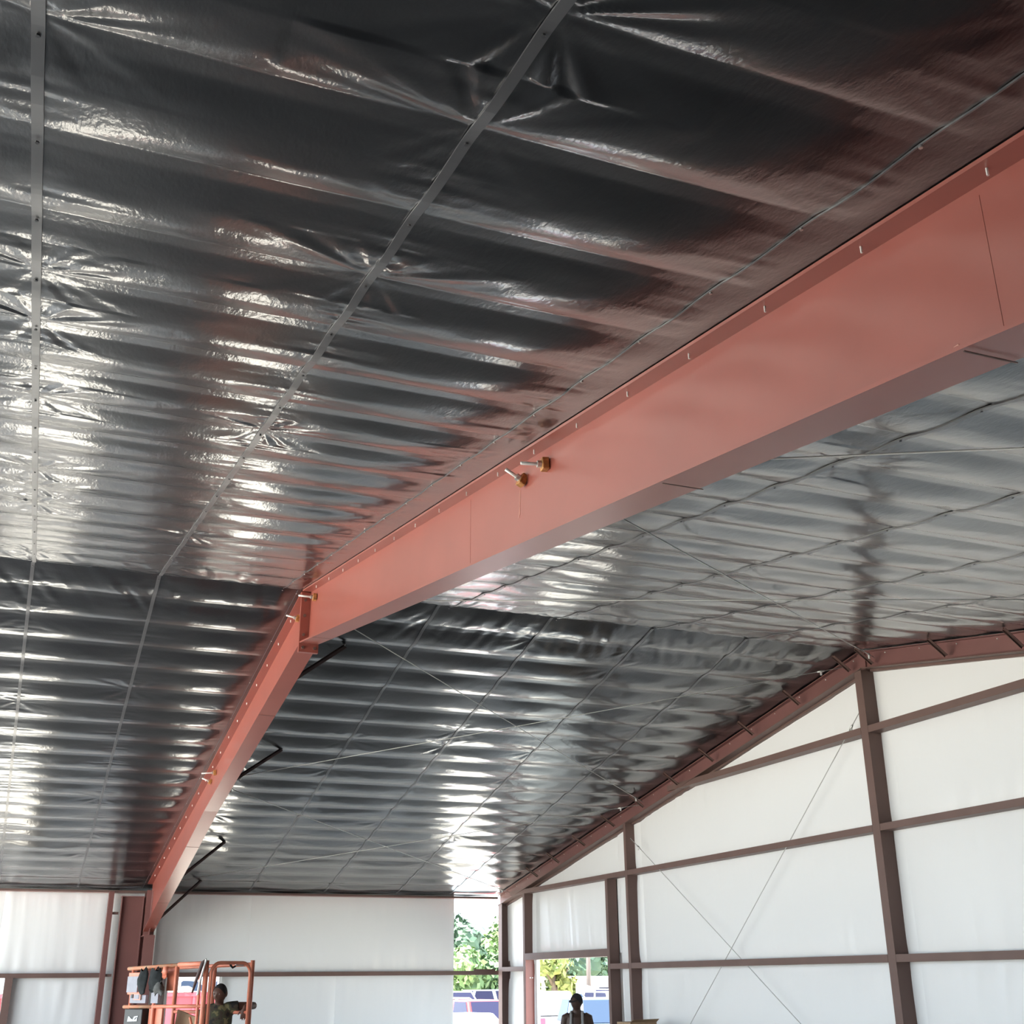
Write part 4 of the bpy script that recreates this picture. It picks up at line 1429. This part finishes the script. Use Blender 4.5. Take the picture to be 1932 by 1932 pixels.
# low white building, shed, utility pole
wb = tag(empty('white_building', (33.2, 66.5, GZ)), 'low white building seen through the gable doorway', 'building')
MB().box(-5.2, 7.0, -2.5, 2.5, 0, 2.25).build('wall', 'bwall', wb)
MB().box(-5.5, 7.3, -2.8, 2.8, 2.25, 2.38).build('roof', 'broof', wb)
for x in (-2.6, -.4, 2.2, 4.6):
    wn = MB().box(x, x + 1.3, -2.54, -2.5, 1.05, 1.85).build('window', 'bdoor', wb)
    MB().box(x + .08, x + 1.22, -2.55, -2.535, 1.12, 1.78).build('pane', 'glass', wn)
for k in range(7):
    MB().box(-5 + k * 1.9, -4.94 + k * 1.9, -2.9, -2.84, 0, 1.1).build('rail_post', 'bdoor', wb)
MB().box(-5, 6.5, -2.9, -2.84, 1.0, 1.08).build('handrail', 'bdoor', wb)
sd2 = tag(empty('small_shed', (26.2, 57.8, GZ)), 'small grey shed with curved roof left of the white building', 'shed')
MB().prism([(-.95, 0), (.95, 0), (.95, 1.55), (.75, 1.85), (.3, 1.98), (-.3, 1.98), (-.75, 1.85), (-.95, 1.55)], 'y', -1, 1).build('shell', 'tarp', sd2)
MB().box(-.7, .75, -1.03, -1.0, .1, 1.6).build('door', 'bdoor', sd2)
for k in range(5):
    MB().box(-.7, .75, -1.045, -1.03, .25 + k * .28, .29 + k * .28).build('slat', 'tarp', sd2)
up_ = tag(empty('utility_pole', (27.6, 58.8, GZ)), 'weathered utility pole in front of the far trees', 'pole')
MB().tube([(0, 0, 0), (.05, 0, 5), (.08, 0, 9.5)], [.12, .11, .09], 12).build('shaft', 'pole', up_, smooth=True)
MB().box(-1.2, 1.3, -.06, .06, 8.6, 8.75).build('crossarm', 'pole', up_)
for x in (-1.0, -.5, .6, 1.1):
    MB().tube([(x, 0, 8.75), (x, 0, 8.95)], [.05, .03], 8).build('insulator', 'bdoor', up_)
for nm, za, zb in (('upper', 3.75, 3.25), ('lower', 3.45, 3.05)):
    wr = tag(empty('service_wire', (27.6, 58.6, GZ)), '%s pale service wire sagging past the utility pole' % nm, 'wire')
    pts = []
    for k in range(21):
        t = k / 20
        pts.append((-2.6 + 11 * t, .2, za + (zb - za) * t + .5 * (2 * t - 1) ** 2))
    MB().tube(pts, .02, 5).build('wire', 'bdoor', wr)


def tree(x, y, h, rx, m, label, seed, low=.25, name='leafy_tree', n_leaf=1500, leaf=.30):
    rs = np.random.RandomState(seed)
    t = tag(empty(name, (x, y, GZ)), label, 'tree', 'trees beyond the car park')
    tr = MB()
    tr.tube([(0, 0, 0), (.1, .05, h * .3), (.0, .1, h * .7)], [.22 * h / 7, .16 * h / 7, .06], 9)
    for k in range(5):
        a = rs.uniform(0, 6.28)
        tr.tube([(.05, .05, h * (.3 + .07 * k)), (math.cos(a) * rx * .6, math.sin(a) * rx * .6, h * (.5 + .08 * k))], [.07, .02], 6)
    tr.build('trunk', 'bark', t, smooth=True)
    # crown: clumps of leaf cards around a dense core
    nb = 14
    bl = []
    for k in range(nb):
        a = rs.uniform(0, 6.28)
        zz = rs.uniform(low, .92)
        rr = rx * .75 * math.sqrt(max(.05, 1 - ((zz - .55) / .48) ** 2)) * rs.uniform(.3, 1)
        bl.append((math.cos(a) * rr, math.sin(a) * rr, zz * h, rx * rs.uniform(.32, .55)))
    bl.append((0, 0, h * .55, rx * .75))
    core = MB()
    for (bx, by, bz, br_) in bl:
        vs_, fs_ = [], []
        n1, n2 = 9, 6
        for i in range(n2 + 1):
            for k in range(n1):
                ph, th = math.pi * i / n2, 2 * math.pi * k / n1
                q = br_ * .80 * rs.uniform(.75, 1.1)
                vs_.append((bx + q * math.sin(ph) * math.cos(th), by + q * math.sin(ph) * math.sin(th), max(.15, bz + q * math.cos(ph))))
        for i in range(n2):
            for k in range(n1):
                fs_.append((i * n1 + k, i * n1 + (k + 1) % n1, (i + 1) * n1 + (k + 1) % n1, (i + 1) * n1 + k))
        core.add(vs_, fs_)
    core.build('crown', m, t, smooth=False)
    bl = np.array(bl)
    pick = rs.randint(0, len(bl), n_leaf)
    d = rs.normal(size=(n_leaf, 3))
    d /= np.linalg.norm(d, axis=1)[:, None]
    c = bl[pick, :3] + d * bl[pick, 3:4] * rs.uniform(.75, 1.12, (n_leaf, 1))
    c[:, 2] = np.maximum(c[:, 2], .2)
    n = d + rs.normal(size=(n_leaf, 3)) * .6
    n /= np.linalg.norm(n, axis=1)[:, None]
    a = np.cross(n, rs.normal(size=(n_leaf, 3)))
    a /= np.linalg.norm(a, axis=1)[:, None]
    b = np.cross(n, a)
    s = rs.uniform(.6, 1.2, (n_leaf, 1)) * leaf
    V = np.stack([c - a * s, c - b * s * .55, c + a * s, c + b * s * .55], 1).reshape(-1, 3)
    F = np.arange(n_leaf * 4).reshape(-1, 4)
    me = bpy.data.meshes.new('leaves')
    me.from_pydata(V.tolist(), [], F.tolist())
    o = link('leaves', me, m, t)
    o['kind'] = 'stuff'
    return t


tree(19.75, 45.4, 5.4, 1.15, 'leaf_c', 'yellow-green tree at upper left of the gable doorway', 4, low=.27, n_leaf=1800, leaf=.17)
tl = [('tall blue-green tree at left behind the corner slot', 24.4, 70.5, 5.5, 2.3, 'leaf_d'),
      ('bright green tree in the middle of the corner slot', 28.0, 73, 5.4, 2.6, 'leaf_b'),
      ('green tree at right behind the corner slot', 31.6, 79, 5.9, 2.8, 'leaf_a'),
      ('light green bush low behind the cars in the slot', 23.2, 66.0, 3.3, 2.2, 'leaf_b'),
      ('round green bush low at right of the slot', 25.7, 69, 3.3, 1.8, 'leaf_a'),
      ('dark green tree left behind the doorway', 34.6, 75, 6.4, 2.7, 'leaf_d'),
      ('mid green tree behind the utility pole', 38.0, 79, 6.6, 3.0, 'leaf_a'),
      ('light green tree right of the utility pole', 42.0, 82, 6.6, 3.0, 'leaf_b'),
      ('dark green tree at the right edge of the doorway', 46.0, 82, 7.0, 3.0, 'leaf_d'),
      ('green tree beyond the doorway far right', 51.0, 84, 6.8, 3.2, 'leaf_a'),
      ('green tree left of the corner slot', 19.0, 71, 6.6, 2.8, 'leaf_a')]
for i, (lab, x, y, h, r, m) in enumerate(tl):
    tree(x, y, h, r, m, lab, 30 + i, low=.2, n_leaf=2200, leaf=.26)
